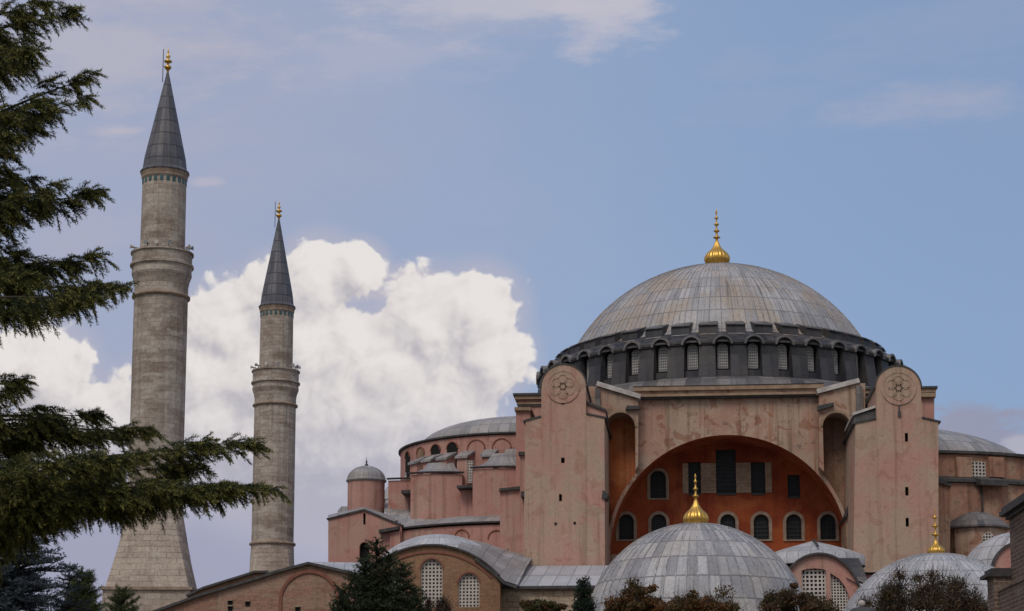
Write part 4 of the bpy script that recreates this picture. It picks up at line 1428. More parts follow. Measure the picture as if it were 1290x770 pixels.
# ------------------------------------------------------------------ arched hall with lattice windows
def hall():
    Y = -48.0
    a = lambda x, y: xz(x, y, Y)
    c = a(543, 700)
    root = thing('arched_hall', 'ochre brick hall with curved gable, tall white lattice windows and lead dome', 'hall', (c[0], Y, 0))
    cx, cz0 = a(543, 688)
    s = (a(643, 710)[0] - a(443, 710)[0]) / 200
    R = 113 * s
    cc = cz0 - R
    half = 84 * s
    A = math.asin(half / R)
    top = arc(cx, cc, R, pi / 2 - A, pi / 2 + A, 28)
    # right end flares outward to the eave
    flare = [a(632, 728), a(645, 738)]
    zb = 0.0
    lat = []
    for (pc, w, t, b) in ((543.5, 28, 704, 765), (590.5, 27, 722, 765), (497, 27, 722, 765)):
        x0, z0 = a(pc - w / 2, b); x1, z1 = a(pc + w / 2, t)
        lat.append((x0, x1, z0, z1))
    mb = MB()
    outl = [(cx - half, zb), (cx + half, zb)] + top
    mb.prism([outl] + [arched(*q) for q in lat], Y, Y + 0.9, 'hall')
    mb.prism([[(p[0], p[1]) for p in outl]], Y + 0.95, Y + 12, 'hall', front=False)
    w = mb.build('wall', root)
    m = MB()
    m.band(top[::-1], 0.14, Y - 0.25, Y + 0.9, 'coping')
    m.band(arc(cx, cc, R - 0.55, pi / 2 + A * 0.97, pi / 2 - A * 0.97, 28), 0.16, Y - 0.08, Y + 0.05, 'redtrim')
    m.build('coping', w)
    for q in lat:
        m = MB()
        lattice(m, *q, Y + 0.25, 6, max(7, int(round((q[3] - q[2]) / ((q[1] - q[0]) / 6)))), True, 'lattice', 'glass', bw=0.44, depth=0.14, border=0.7)
        r = (q[1] - q[0]) / 2
        m.band(arc((q[0] + q[1]) / 2, q[3] - r, r, pi, 0, 16), 0.12, Y - 0.03, Y + 0.1, 'redtrim')
        m.build('window', w)
    # dome behind the gable
    Yd = Y + 9.5
    dx, dz = xz(549, 670, Yd - 2)
    hw = (xz(625, 700, Yd)[0] - xz(473, 700, Yd)[0]) / 2
    zb_ = xz(549, 706, Yd)[1]
    ht = dz - zb_
    Rs = (hw * hw + ht * ht) / (2 * ht)
    pr = []
    amax = math.asin(min(1, hw / Rs))
    for i in range(17):
        t = amax * (1 - i / 16)
        pr.append((max(Rs * sin(t), 0.02), dz - Rs + Rs * cos(t)))
    m = MB()
    m.lathe(pr, (dx, Yd), 'lead_pale', seg=64, cols=44, rows=4)
    d = m.build('dome', root, origin=(dx, Yd, zb_))
    # lead valley running to the right into the lean-to
    m = MB()
    n = 10
    rowA = [P3(575, 692, Y + 0.5), P3(598, 702.5, Y + 0.5), P3(622, 719.5, Y + 0.5), P3(636, 732, Y + 0.5), P3(652, 737, Y + 0.5)]
    rowB = [P3(580, 684, Y + 5), P3(606, 690, Y + 6), P3(630, 706, Y + 7), P3(650, 714, Y + 9), P3(664, 713, Y + 12)]
    rowC = [P3(590, 680, Y + 14), P3(612, 684, Y + 17), P3(640, 694, Y + 19), P3(660, 698, Y + 19), P3(672, 700, Y + 19)]
    for ra, rb in ((rowA, rowB), (rowB, rowC)):
        for j in range(4):
            m.poly([ra[j], ra[j + 1], rb[j + 1], rb[j]], 'lead_roof', [(j * 1.6, 0), (j * 1.6 + 1.6, 0), (j * 1.6 + 1.6, 2.5), (j * 1.6, 2.5)])
    m.band([xz(600, 703, Y), xz(622, 720, Y), xz(636, 733, Y), xz(652, 739, Y)][::-1], 0.2, Y - 0.25, Y + 0.6, 'coping')
    m.prism([[xz(618, 775, Y), xz(630, 775, Y), xz(630, 735, Y), xz(622, 722, Y), xz(616, 722, Y)]], Y + 0.02, Y + 1, 'hall')
    m.build('roof', root)
    return root
hall()

# ------------------------------------------------------------------ long brick building at left
def brick_building():
    Y = -52.0
    a = lambda x, y: xz(x, y, Y)
    root = thing('brick_building', 'long red brick building with sloping gable and a blind arch, below the minarets', 'building', (a(320, 770)[0], Y, 0))
    top = [a(180, 778), a(250, 752.5), a(320, 732), a(352, 721.5), a(389, 711.5), a(420, 718.5), a(470, 730)]
    mb = MB()
    mb.prism([[(top[0][0], 0), (top[-1][0], 0)] + top[::-1]], Y, Y + 9, 'brick')
    w = mb.build('wall', root)
    m = MB()
    m.band(top, 0.2, Y - 0.3, Y + 9.0, 'coping')
    m.build('coping', w)
    m = MB()
    cx, cz = a(389.5, 757)
    r = a(424, 757)[0] - cx
    m.band([(cx - r, 6)] + arc(cx, cz, r, pi, 0, 24) + [(cx + r, 6)], 0.22, Y - 0.12, Y + 0.1, 'redtrim')
    m.build('blind_arch', w)
    for (px, py) in ((290, 760), (312, 761), (290, 767), (375, 768)):
        m = MB()
        q = a(px, py)
        m.box((q[0] - 0.17, Y - 0.05, q[1] - 0.16), (q[0] + 0.17, Y + 0.1, q[1] + 0.18), 'black')
        m.box((q[0] - 0.22, Y - 0.2, q[1] + 0.18), (q[0] + 0.22, Y + 0.1, q[1] + 0.26), 'trim')
        m.build('vent', w)
    m = MB()
    m.poly([(top[4][0], Y + 1, top[4][1]), (top[6][0], Y + 1, top[6][1]), P3(475, 709, Y + 9), P3(395, 708, Y + 9)], 'lead_pale', [(0, 0), (6, 0), (6, 4), (0, 4)])
    m.build('roof', root)
    # rear range with its own ridge
    Y2 = -40
    b = lambda x, y: xz(x, y, Y2)
    t2 = [b(236, 752), b(258, 742), b(300, 729), b(322, 722), b(336, 722), b(350, 728)]
    m = MB()
    m.prism([[(t2[0][0], 0), (t2[-1][0], 0)] + t2[::-1]], Y2, Y2 + 6, 'hall')
    m.band(t2, 0.18, Y2 - 0.3, Y2 + 6.1, 'coping')
    m.build('rear_range', root)
brick_building()

# ------------------------------------------------------------------ arched porch between the tombs
def porch():
    Y = -44.0
    a = lambda x, y: xz(x, y, Y)
    c = a(1036, 700)
    root = thing('arched_porch', 'salmon plastered arched porch with white lattice windows between the two tomb domes', 'porch', (c[0], Y, 0))
    cx, cz = a(1033, 762)
    r = a(1085, 762)[0] - cx
    rz = a(1033, 699)[1] - cz
    outl = [(cx - r, 0), (cx + r, 0)] + arc(cx, cz, r, 0, pi, 30, rz)
    x0, z1 = a(1009.5, 719); x1, z0 = a(1042, 775)
    x2, z2 = a(1046, 722); x3, _ = a(1070, 775)
    w1 = [(x0, z0), (x1, z0), (x1, z1)] + [a(1036, 717), a(1026, 716), a(1016, 717)] + [(x0, z1)]
    w2 = [(x2, z0), (x3, z0), a(1070, 752), a(1064, 738), a(1057, 729), (x2, z2)]
    mb = MB()
    mb.prism([outl, w1, w2], Y, Y + 0.8, 'pink')
    mb.prism([outl], Y + 0.85, Y + 10, 'pink', front=False)
    w = mb.build('wall', root)
    m = MB()
    m.band(arc(cx, cz, r, pi, 0, 30, rz), 0.16, Y - 0.3, Y + 0.9, 'coping')
    m.band(arc(cx, cz, r * 1.02, pi, 0, 30, rz * 1.02), 0.12, Y + 0.9, Y + 10, 'lead_roof')
    m.build('roof', w)
    for L, xx0, xx1 in ((w1, x0, x1), (w2, x2, x3)):
        m = MB()
        m.prism([L], Y + 0.55, Y + 0.7, 'glass')
        # pierced slab: bars clipped by the opening's own reveal
        tops = {}
        nx = 8 if xx1 - xx0 > 2.4 else 6
        dx = (xx1 - xx0) / nx
        def top_at(x):
            best = None
            n = len(L)
            for i in range(n):
                p, q = L[i], L[(i + 1) % n]
                if min(p[0], q[0]) - 1e-6 <= x <= max(p[0], q[0]) + 1e-6 and abs(p[0] - q[0]) > 1e-6:
                    z = p[1] + (q[1] - p[1]) * (x - p[0]) / (q[0] - p[0])
                    best = z if best is None else max(best, z)
            return best
        for i in range(nx + 1):
            x = xx0 + dx * i
            x = min(max(x, xx0 + dx * .2), xx1 - dx * .2)
            m.box((x - dx * .2, Y + 0.3, z0), (x + dx * .2, Y + 0.42, top_at(x)), 'lattice')
        zz = z0
        while zz < z1 + 1:
            a_, b_ = None, None
            for i in range(41):
                x = xx0 + (xx1 - xx0) * i / 40
                if top_at(x) is not None and top_at(x) > zz + dx * .2:
                    a_ = x if a_ is None else a_
                    b_ = x
            if a_ is not None and b_ > a_:
                m.box((a_, Y + 0.312, zz - dx * .2), (b_, Y + 0.408, zz + dx * .2), 'lattice')
            zz += dx
        m.build('window', w)
    # shallow lead dome behind
    Yd = -33.0
    x0_, zb_ = xz(962, 702, Yd); x1_, _ = xz(1088, 702, Yd)
    zt_ = xz(1022, 681.5, Yd)[1]
    hw = (x1_ - x0_) / 2
    ht = zt_ - zb_
    Rs = (hw * hw + ht * ht) / (2 * ht)
    am = math.asin(min(1, hw / Rs))
    pr = [(hw + 0.1, zb_ - 0.9), (hw + 0.1, zb_)] + [(max(0.02, hw * (1 - i / 14)), zb_ + ht * (i / 14) ** 0.82) for i in range(15)]
    m = MB()
    m.lathe(pr, ((x0_ + x1_) / 2, Yd), 'lead_pale', seg=56, cols=26, rows=4)
    m.tube([( (x0_ + x1_) / 2 + 0.1, Yd - hw * 0.95, zb_ + 0.45), ((x0_ + x1_) / 2 + 0.05, Yd - hw * 0.5, zt_ - ht * 0.2), ((x0_ + x1_) / 2, Yd, zt_ + 0.06)], 0.1, 'coping', 6)
    m.build('dome', root)
    # steep lead apron on the right
    m = MB()
    m.poly([P3(1040, 703, Y + 3), P3(1082, 703, Y + 6), P3(1096, 738, Y + 6), P3(1082, 732, Y + 1)], 'skirt', [(0, 0), (3, 0), (3, 3), (0, 3)])
    m.poly([P3(1066, 727, Y - 0.2), P3(1090, 741, Y - 0.2), P3(1094, 738, Y + 5), P3(1070, 722, Y + 5)], 'whitetop')
    m.build('apron', root)
porch()

# small arched annex at far right
def annex():
    Y = -50.0
    a = lambda x, y: xz(x, y, Y)
    c = a(1262, 720)
    root = thing('arched_annex', 'small vaulted annex with grey lead roof and pink gable beside the dark brick corner', 'annex', (c[0], Y, 0))
    cx, cz = a(1287, 722)
    r = a(1323, 722)[0] - cx
    rz = a(1287, 684)[1] - cz
    mb = MB()
    mb.prism([[(cx - r, 0), (cx + r, 0)] + arc(cx, cz, r, 0, pi, 24, rz)], Y, Y + 0.6, 'pink')
    mb.band(arc(cx, cz, r, pi, 0, 24, rz), 0.14, Y - 0.2, Y + 0.6, 'coping')
    mb.build('gable', root)
    cx2, cz2 = xz(1290, 722, Y + 8)
    pr = []
    Rv = xz(1368, 722, Y + 8)[0] - cx2
    hv = xz(1290, 670, Y + 8)[1] - cz2
    m = MB()
    for i in range(17):
        t = pi / 2 * i / 16
        pr.append((max(0.02, Rv * cos(t)), cz2 + hv * sin(t)))
    m.lathe([(Rv, 0)] + pr, (cx2, Y + 8), 'lead_pale', seg=40, cols=24, rowlen=1.3)
    m.build('roof', root)
annex()

# dark brick corner building, nearer, far right
def corner():
    A = at(1271.5, 660, -100)
    ang = radians(88.5)                                # its long face runs away to the left
    ex = Vector((cos(ang), -sin(ang), 0))             # along the visible face, towards the viewer and right
    ey = Vector((sin(ang), cos(ang), 0))
    root = thing('brick_corner', 'dark weathered brick corner with projecting eaves at the right edge', 'building', (A.x, A.y, 0))
    def blk(mb, u0, u1, v0, v1, z0, z1, k):
        o = Vector((A.x, A.y, 0))
        q = []
        for z in (z0, z1):
            for (u, v) in ((u0, v0), (u1, v0), (u1, v1), (u0, v1)):
                q.append(o + ex * u + ey * v + Vector((0, 0, z)))
        mb.hexa(q, k)
    zt = at(1271, 655, -100).z
    mb = MB()
    blk(mb, 0, 30, 0, 6, 0, zt, 'darkbrick')
    w = mb.build('upper_wall', root)
    m = MB()
    blk(m, -0.15, 30, -0.15, 6.2, zt, zt + 0.18, 'coping')
    blk(m, -0.4, 30, -0.4, 6.4, zt + 0.18, zt + 0.4, 'coping')
    blk(m, -0.3, 30, -0.3, 6.4, zt + 0.4, zt + 0.6, 'coping')
    m.build('eaves', w)
    m = MB()
    zl = at(1250, 724, -101).z
    blk(m, -1.7, 0.0, -0.85, 0.6, 0, zl, 'darkbrick')
    lo = m.build('lower_wall', root)
    m = MB()
    blk(m, -2.0, 0.1, -1.15, -0.02, zl, zl + 0.16, 'coping')
    blk(m, -1.8, 0.08, -0.95, -0.02, zl + 0.16, zl + 0.4, 'coping')
    m.build('eaves', lo)
    m = MB()
    zp = zl - 0.75
    blk(m, 0.02, 28, -0.62, -0.01, 0, zp, 'darkbrick')
    pl = m.build('plinth', root)
    m = MB()
    blk(m, 0.02, 28, -0.68, -0.01, zp, zp + 0.12, 'darkbrick')
    m.build('ledge', pl)
    m = MB()
    blk(m, 7, 8.6, -0.45, -0.01, zl + 0.55, zl + 0.85, 'coping')
    m.build('bracket', w)
corner()

# ------------------------------------------------------------------ vegetation
rng = np.random.default_rng(11)
def fmesh(name, V, F, tint, matkey, parent, origin):
    me = bpy.data.meshes.new(name)
    V = np.asarray(V, dtype=np.float64) - np.array(origin)
    nf, k = F.shape
    me.vertices.add(len(V)); me.vertices.foreach_set('co', V.astype(np.float32).ravel())
    me.loops.add(nf * k); me.loops.foreach_set('vertex_index', F.astype(np.int32).ravel())
    me.polygons.add(nf)
    me.polygons.foreach_set('loop_start', np.arange(0, nf * k, k, dtype=np.int32))
    me.polygons.foreach_set('loop_total', np.full(nf, k, dtype=np.int32))
    me.update(calc_edges=True)
    at_ = me.attributes.new('tint', 'FLOAT_COLOR', 'FACE')
    c = np.ones((nf, 4), dtype=np.float32); c[:, :3] = tint
    at_.data.foreach_set('color', c.ravel())
    me.materials.append(M[matkey])
    me.validate()
    o = bpy.data.objects.new(name, me)
    COL.objects.link(o)
    o.parent = parent
    o.location = Vector(origin) - wloc(parent)
    return o

def unit(a):
    return a / np.maximum(np.linalg.norm(a, axis=1, keepdims=True), 1e-9)

def needle_tris(p, d, n_per, length, width, spread, colA, colB, tipmix):
    """p, d: twig points with their directions; n_per thin blades at each; tipmix 0..1 per point blends colA -> colB"""
    N = len(p)
    P = np.repeat(p, n_per, 0); Dd = np.repeat(d, n_per, 0); tm = np.repeat(tipmix, n_per)
    r = rng.normal(size=P.shape)
    dirs = unit(Dd + r * spread)
    L = length * rng.uniform(0.6, 1.25, (len(P), 1))
    side = unit(np.cross(dirs, rng.normal(size=P.shape)))
    w = width * rng.uniform(0.7, 1.3, (len(P), 1))
    P = P + rng.normal(size=P.shape) * length * 0.12
    V = np.empty((len(P) * 3, 3))
    V[0::3] = P - side * w; V[1::3] = P + side * w; V[2::3] = P + dirs * L
    F = np.arange(len(P) * 3).reshape(-1, 3)
    var = rng.uniform(0.65, 1.3, (len(P), 1))
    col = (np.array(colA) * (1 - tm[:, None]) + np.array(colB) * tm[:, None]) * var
    return V, F, col

class Twigs:
    def __init__(s):
        s.p, s.d, s.t = [], [], []
    def add(s, a, b, tip0, tip1, step):
        a = np.array(a); b = np.array(b)
        L = np.linalg.norm(b - a)
        n = max(2, int(L / step))
        q = np.linspace(0, 1, n)
        s.p.append(a + (b - a) * q[:, None]); s.d.append(np.repeat(((b - a) / max(L, 1e-6))[None], n, 0))
        s.t.append(tip0 + (tip1 - tip0) * q)
    def out(s):
        return np.concatenate(s.p), np.concatenate(s.d), np.clip(np.concatenate(s.t), 0, 1)

def bough(tw, wood, root, tip, width, droop, twl, hang=0.5, dens=1.0, arch=0.1, rad=0.05):
    """a cedar bough: a limb with flat side shoots, each clothed in short twigs with drooping ends"""
    root = np.array(root, float); tip = np.array(tip, float)
    ax = tip - root
    L = np.linalg.norm(ax)
    axn = ax / L
    side = np.cross(axn, [0, 0, 1]); side /= np.linalg.norm(side)
    pts = []
    for q in np.linspace(0, 1, 14):
        z = arch * L * math.sin(pi * q) * 0.5
        pts.append(root + ax * q + np.array([0, 0, z]))
    wood.append(([(p[0], p[1], p[2] - 0.07) for p in pts], [max(rad * (1 - 0.92 * q), 0.006) for q in np.linspace(0, 1, 14)]))
    n = int(L / 0.0155 * dens)
    nc = max(5, int(L / 0.17))
    cq = np.append(rng.uniform(0, 0.97, nc) ** 0.9, 0.95); co = np.append(rng.uniform(-1, 1, nc), 0.0); cz = np.append(rng.uniform(-0.22, 0.08, nc), 0.0)
    for i in range(n):
        ci = rng.integers(0, nc + 1)
        q = min(max(cq[ci] + rng.normal() * 0.045, 0), 1)
        c = root + ax * q + np.array([0, 0, arch * L * math.sin(pi * q) * 0.5])
        wv = width * (0.15 + 0.85 * (1 - q) ** 0.6)
        off = min(max(co[ci] + rng.normal() * 0.22, -1.1), 1.1)
        pos_ = c + side * off * wv + np.array([0, 0, -0.3 * abs(off) * wv * droop + (cz[ci] + rng.normal() * 0.05) * (1.15 - q)])
        hangs = rng.uniform() < 0.3
        down = -rng.uniform(0.45, 1.35) * hang if hangs else rng.uniform(-0.5, 0.22)
        d0 = axn * rng.uniform(0.15, 1.0) + side * (off * rng.uniform(0.2, 0.9) + rng.normal() * 0.25) + np.array([0, 0, down])
        d0 /= np.linalg.norm(d0)
        ll = twl * rng.uniform(0.55, 1.3) * (0.55 + 0.45 * (1 - q))
        m = 5
        prev = pos_
        for j in range(m):
            t = (j + 1) / m
            cur = pos_ + d0 * ll * t + np.array([0, 0, -droop * ll * t * t * 0.6])
            tw.add(prev, cur, 0.1 * (not hangs) + 0.75 * (t - 1 / m) ** 1.5, 0.1 * (not hangs) + 0.8 * t ** 1.5, 0.016)
            if j < 4:
                for sg in (-1, 1):
                    sd = np.cross(d0, [0, 0, 1.0]) * sg * rng.uniform(0.4, 1.0) + d0 * rng.uniform(0.6, 1.1) + np.array([0, 0, rng.uniform(-0.5, 0.25)])
                    sd /= np.linalg.norm(sd)
                    tw.add(cur, cur + sd * ll * rng.uniform(0.18, 0.34) * (1.2 - 0.6 * t), 0.25 * t, 0.35 + 0.6 * t, 0.018)
            prev = cur

# ---- the big cedar at the left edge
def cedar():
    Y = -163.0
    base = at(-120, 900, Y)
    root = thing('cedar_tree', 'large dark cedar with layered drooping boughs along the left edge', 'tree', (base.x, base.y, 0))
    tw = Twigs(); wood = []
    V = lambda px, py, dy=0: tuple(at(px, py, Y + dy))
    tx = -120
    #      root             tip             depth  width droop hang
    B = [((tx, 40, 0), (60, 4, -.6), .55, .35, .55), ((tx, 60, .3), (92, 14, .2), .5, .4, .55), ((tx, 95, -.4), (48, 62, -.7), .5, .5, .8), ((tx, 70, .8), (30, 48, 1.0), .5, .5, .8),
         ((tx, 190, 0), (116, 92, .2), .42, .30, .55), ((tx, 200, -.5), (108, 122, -.5), .5, .35, .6), ((tx, 205, .5), (60, 142, .9), .5, .4, .65), ((tx, 215, .2), (16, 172, -.9), .5, .5, .6),
         ((tx, 290, 0), (118, 240, .1), .36, .42, .6), ((tx, 290, -.6), (72, 232, -.6), .5, .45, .8), ((tx, 270, .6), (40, 222, .8), .5, .5, .9), ((tx, 275, .3), (8, 214, -.2), .5, .5, .7),
         ((tx, 345, 0), (132, 324, .3), .5, .4, .6), ((tx, 365, -.3), (160, 360, -.3), .42, .45, .65), ((tx, 350, .5), (90, 330, .9), .6, .5, .8), ((tx, 372, -.8), (120, 374, -1.0), .55, .5, .7), ((tx, 360, .1), (40, 345, -.6), .6, .5, .9), ((tx, 350, .1), (22, 318, .5), .45, .4, .6),
         ((tx, 540, .6), (194, 541, .9), .5, .4, .4), ((tx, 525, 1.0), (120, 520, 1.4), .55, .4, .5), ((tx, 545, 1.0), (150, 550, 1.2), .5, .4, .5), ((tx, 530, .4), (60, 525, .6), .6, .5, .7), ((tx, 560, .8), (40, 556, 1.1), .7, .5, .9),
         ((tx, 610, -.3), (322, 556, -.3), .62, .36, .42), ((tx, 625, -.5), (346, 614, -.6), .60, .38, .5), ((tx, 600, -.9), (150, 575, -1.3), .7, .45, .55), ((tx, 620, -.2), (250, 585, .2), .72, .45, .8),
         ((tx, 630, .2), (205, 610, .4), .75, .55, 1.0), ((tx, 620, -1.2), (90, 585, -1.6), .7, .5, .8), ((tx, 640, .3), (140, 628, .2), .7, .6, 1.1), ((tx, 640, -.6), (290, 610, -.9), .6, .45, .7), ((tx, 650, 0), (60, 620, -.4), .8, .6, 1.0),
         ((tx, 690, 0), (70, 640, .4), .7, .6, 1.0), ((tx, 660, .4), (165, 640, .4), .5, .55, 1.2),
         ((tx, 470, .2), (26, 478, .3), .25, .4, .5), ((tx, 500, .2), (20, 488, -.1), .25, .5, .7),
         ((tx, 640, .1), (225, 628, .1), .6, .6, 1.25), ((tx, 640, -.5), (270, 622, -.4), .5, .55, 1.0), ((tx, 650, .5), (110, 632, .7), .6, .6, 1.2), ((tx, 665, .3), (40, 655, .2), .6, .6, 1.2),
         ((tx, 100, .2), (40, 78, .3), .5, .5, .9), ((tx, 250, .3), (55, 250, .2), .5, .5, 1.0), ((tx, 385, .2), (100, 376, .1), .5, .5, 1.0)]
    for (a, b, w, dr, hg) in B:
        bough(tw, wood, V(max(a[0], -45), a[1] + (b[1] - a[1]) * (-45 - a[0]) / (b[0] - a[0]), a[2]), V(*b), w, dr, 0.5, hg, 1.0, 0.05, 0.035)
    # the tree's other sides, out of the frame
    for i in range(20):
        a_ = radians(rng.uniform(95, 265)); zz = 2.2 + 11.0 * i / 20
        ln = 3.4 * (1.05 - 0.6 * i / 20) * rng.uniform(0.8, 1.1)
        bough(tw, wood, (base.x, Y, zz), (base.x + ln * cos(a_), Y + ln * sin(a_), zz + 0.35), 0.6, 0.45, 0.5, 0.7, 0.55, 0.05, 0.05)
    p, d, t = tw.out()
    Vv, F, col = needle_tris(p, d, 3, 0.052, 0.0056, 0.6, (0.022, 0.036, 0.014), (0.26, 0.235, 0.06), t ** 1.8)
    print('cedar tris', len(F))
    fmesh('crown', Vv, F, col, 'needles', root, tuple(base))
    mb = MB()
    ht = at(-120, 0, Y).z + 2
    mb.tube([(base.x, Y, 0), (base.x + .1, Y, ht * .3), (base.x - .05, Y, ht * .65), (base.x, Y, ht)], [0.42, 0.34, 0.22, 0.08], 'bark', 12)
    mb.build('trunk', root)
    mb = MB()
    for (a, b, w, dr, hg) in B:
        mb.tube([V(tx, a[1] + 20, a[2] * .2), V(-45, a[1] + (b[1] - a[1]) * (-45 - a[0]) / (b[0] - a[0]), a[2])], [0.07, 0.045], 'bark', 7)
    for pts, r in wood:
        mb.tube(pts, r, 'bark', 6)
    mb.build('limbs', root)
cedar()

# ---- spruce, pine and other conifers: whorled shoots
def conifer(name, label, px_top, row_top, Y, half, colA, colB, step=0.26, nper=12, tl=0.30, needle=0.03, nw=0.004, up=0.25, npt=4, zmin=2.5, lean=0.0, rag=0.4, tier=1.0, leaders=()):
    topp = at(px_top, row_top, Y)
    root = thing(name, label, 'tree', (topp.x, Y, 0))
    H = topp.z
    tw = Twigs(); wood = []
    for (lx_, ly_, Hh, hf) in [(topp.x, Y, H, half)] + [(at(a_, b_, Y + c_).x, Y + c_, at(a_, b_, Y + c_).z, h_) for a_, b_, c_, h_ in leaders]:
        z = Hh - 0.12
        tw.add((lx_, ly_, Hh - 0.5), (lx_, ly_, Hh), 0.3, 0.9, 0.02)
        while z > zmin:
            f = (Hh - z) / (Hh - zmin)
            rmax = hf * (f ** 0.8) * rng.uniform(1 - rag, 1 + rag * 0.4) + 0.08
            n = max(4, int(nper * (0.4 + f)))
            a0 = rng.uniform(0, 6.28)
            for i in range(n):
                a = a0 + 6.283 * i / n + rng.normal() * 0.25
                R = rmax * rng.uniform(0.6, 1.15)
                e = np.array([cos(a), sin(a), up + rng.normal() * 0.08])
                c = np.array([lx_, ly_, z + rng.normal() * step * .3])
                m = max(2, int(R / (tl * 0.45)))
                prev = c
                for j in range(m):
                    t = (j + 1) / m
                    cur = c + e * R * t + np.array([0, 0, -0.16 * R * t * t])
                    tw.add(prev, cur, 0.05, 0.2 + 0.4 * t, nw * 5)
                    if t > 0.25:
                        for s in (-1, 1):
                            g = np.array([-sin(a) * s, cos(a) * s, 0]) * rng.uniform(0.5, 1.1) + e * rng.uniform(0.5, 1) + np.array([0, 0, rng.uniform(-.1, .4)])
                            g /= np.linalg.norm(g)
                            ll = tl * rng.uniform(0.5, 1.2) * (1.15 - 0.5 * t)
                            tw.add(cur, cur + g * ll, 0.15 + 0.3 * t, 0.5 + 0.6 * t, nw * 5)
                    prev = cur
                wood.append(([tuple(c), tuple(c + e * R * 0.5 - np.array([0, 0, .04 * R])), tuple(prev)], [0.02 + 0.012 * R, 0.015, 0.005]))
            z -= step * rng.uniform(0.8, 1.2) * tier
    p, d, t = tw.out()
    Vv, F, col = needle_tris(p, d, npt, needle, nw, 0.75, colA, colB, t)
    print(name, len(F))
    fmesh('crown', Vv, F, col, 'needles', root, (topp.x, Y, 0))
    mb = MB()
    mb.tube([(topp.x, Y, 0), (topp.x, Y, H * .5), (topp.x, Y, H - .15)], [0.035 * H * .5 + 0.03, 0.02 * H * .5 + 0.02, 0.012], 'bark', 10)
    for pts, r in wood:
        mb.tube(pts, r, 'bark', 5)
    mb.build('trunk', root)
    return root
conifer('blue_spruce', 'blue grey spruce filling the lower left corner beneath the cedar', 18, 560, -152, 1.35, (0.028, 0.038, 0.045), (0.085, 0.105, 0.125), npt=7, needle=0.06, nw=0.008, zmin=4.3, step=0.17, nper=20)
conifer('young_spruce', 'slim dark spruce leader poking up between blue spruce and pine', 88, 710, -150, 0.55, (0.02, 0.028, 0.03), (0.05, 0.062, 0.07), npt=6, needle=0.06, nw=0.008, zmin=3.8, step=0.2, nper=10)
conifer('pine_tree', 'green bushy pine beside the blue spruce at the lower left', 104, 722, -146, 0.85, (0.02, 0.032, 0.012), (0.07, 0.085, 0.028), npt=7, needle=0.1, nw=0.007, up=0.7, zmin=3.9, step=0.16, nper=18)
conifer('low_pine', 'low green pine top in front of the larger minaret pedestal', 155, 744, -144, 0.75, (0.022, 0.034, 0.012), (0.07, 0.085, 0.03), npt=7, needle=0.1, nw=0.007, up=0.75, zmin=4.0, step=0.2, nper=12)
conifer('feathery_conifer', 'dark feathery conifer before the ochre hall, with ragged pointed top', 474, 684, -62, 1.8, (0.012, 0.02, 0.012), (0.045, 0.058, 0.028), npt=6, needle=0.22, nw=0.028, up=0.55, zmin=9.5, step=0.4, nper=10, tl=0.8, rag=0.75, leaders=((490, 699, 0.4, 1.2), (508, 712, -0.8, 1.7), (460, 708, -0.5, 1.2), (447, 724, 0.5, 1.8), (522, 744, 0.6, 0.9), (430, 744, -0.4, 0.9)))
conifer('small_conifer', 'small dark rounded evergreen before the lean-to roof', 735, 733, -80, 1.0, (0.012, 0.022, 0.014), (0.03, 0.045, 0.028), npt=7, needle=0.12, nw=0.022, up=0.7, zmin=7.5, step=0.2, nper=20, tl=0.4, rag=0.1)

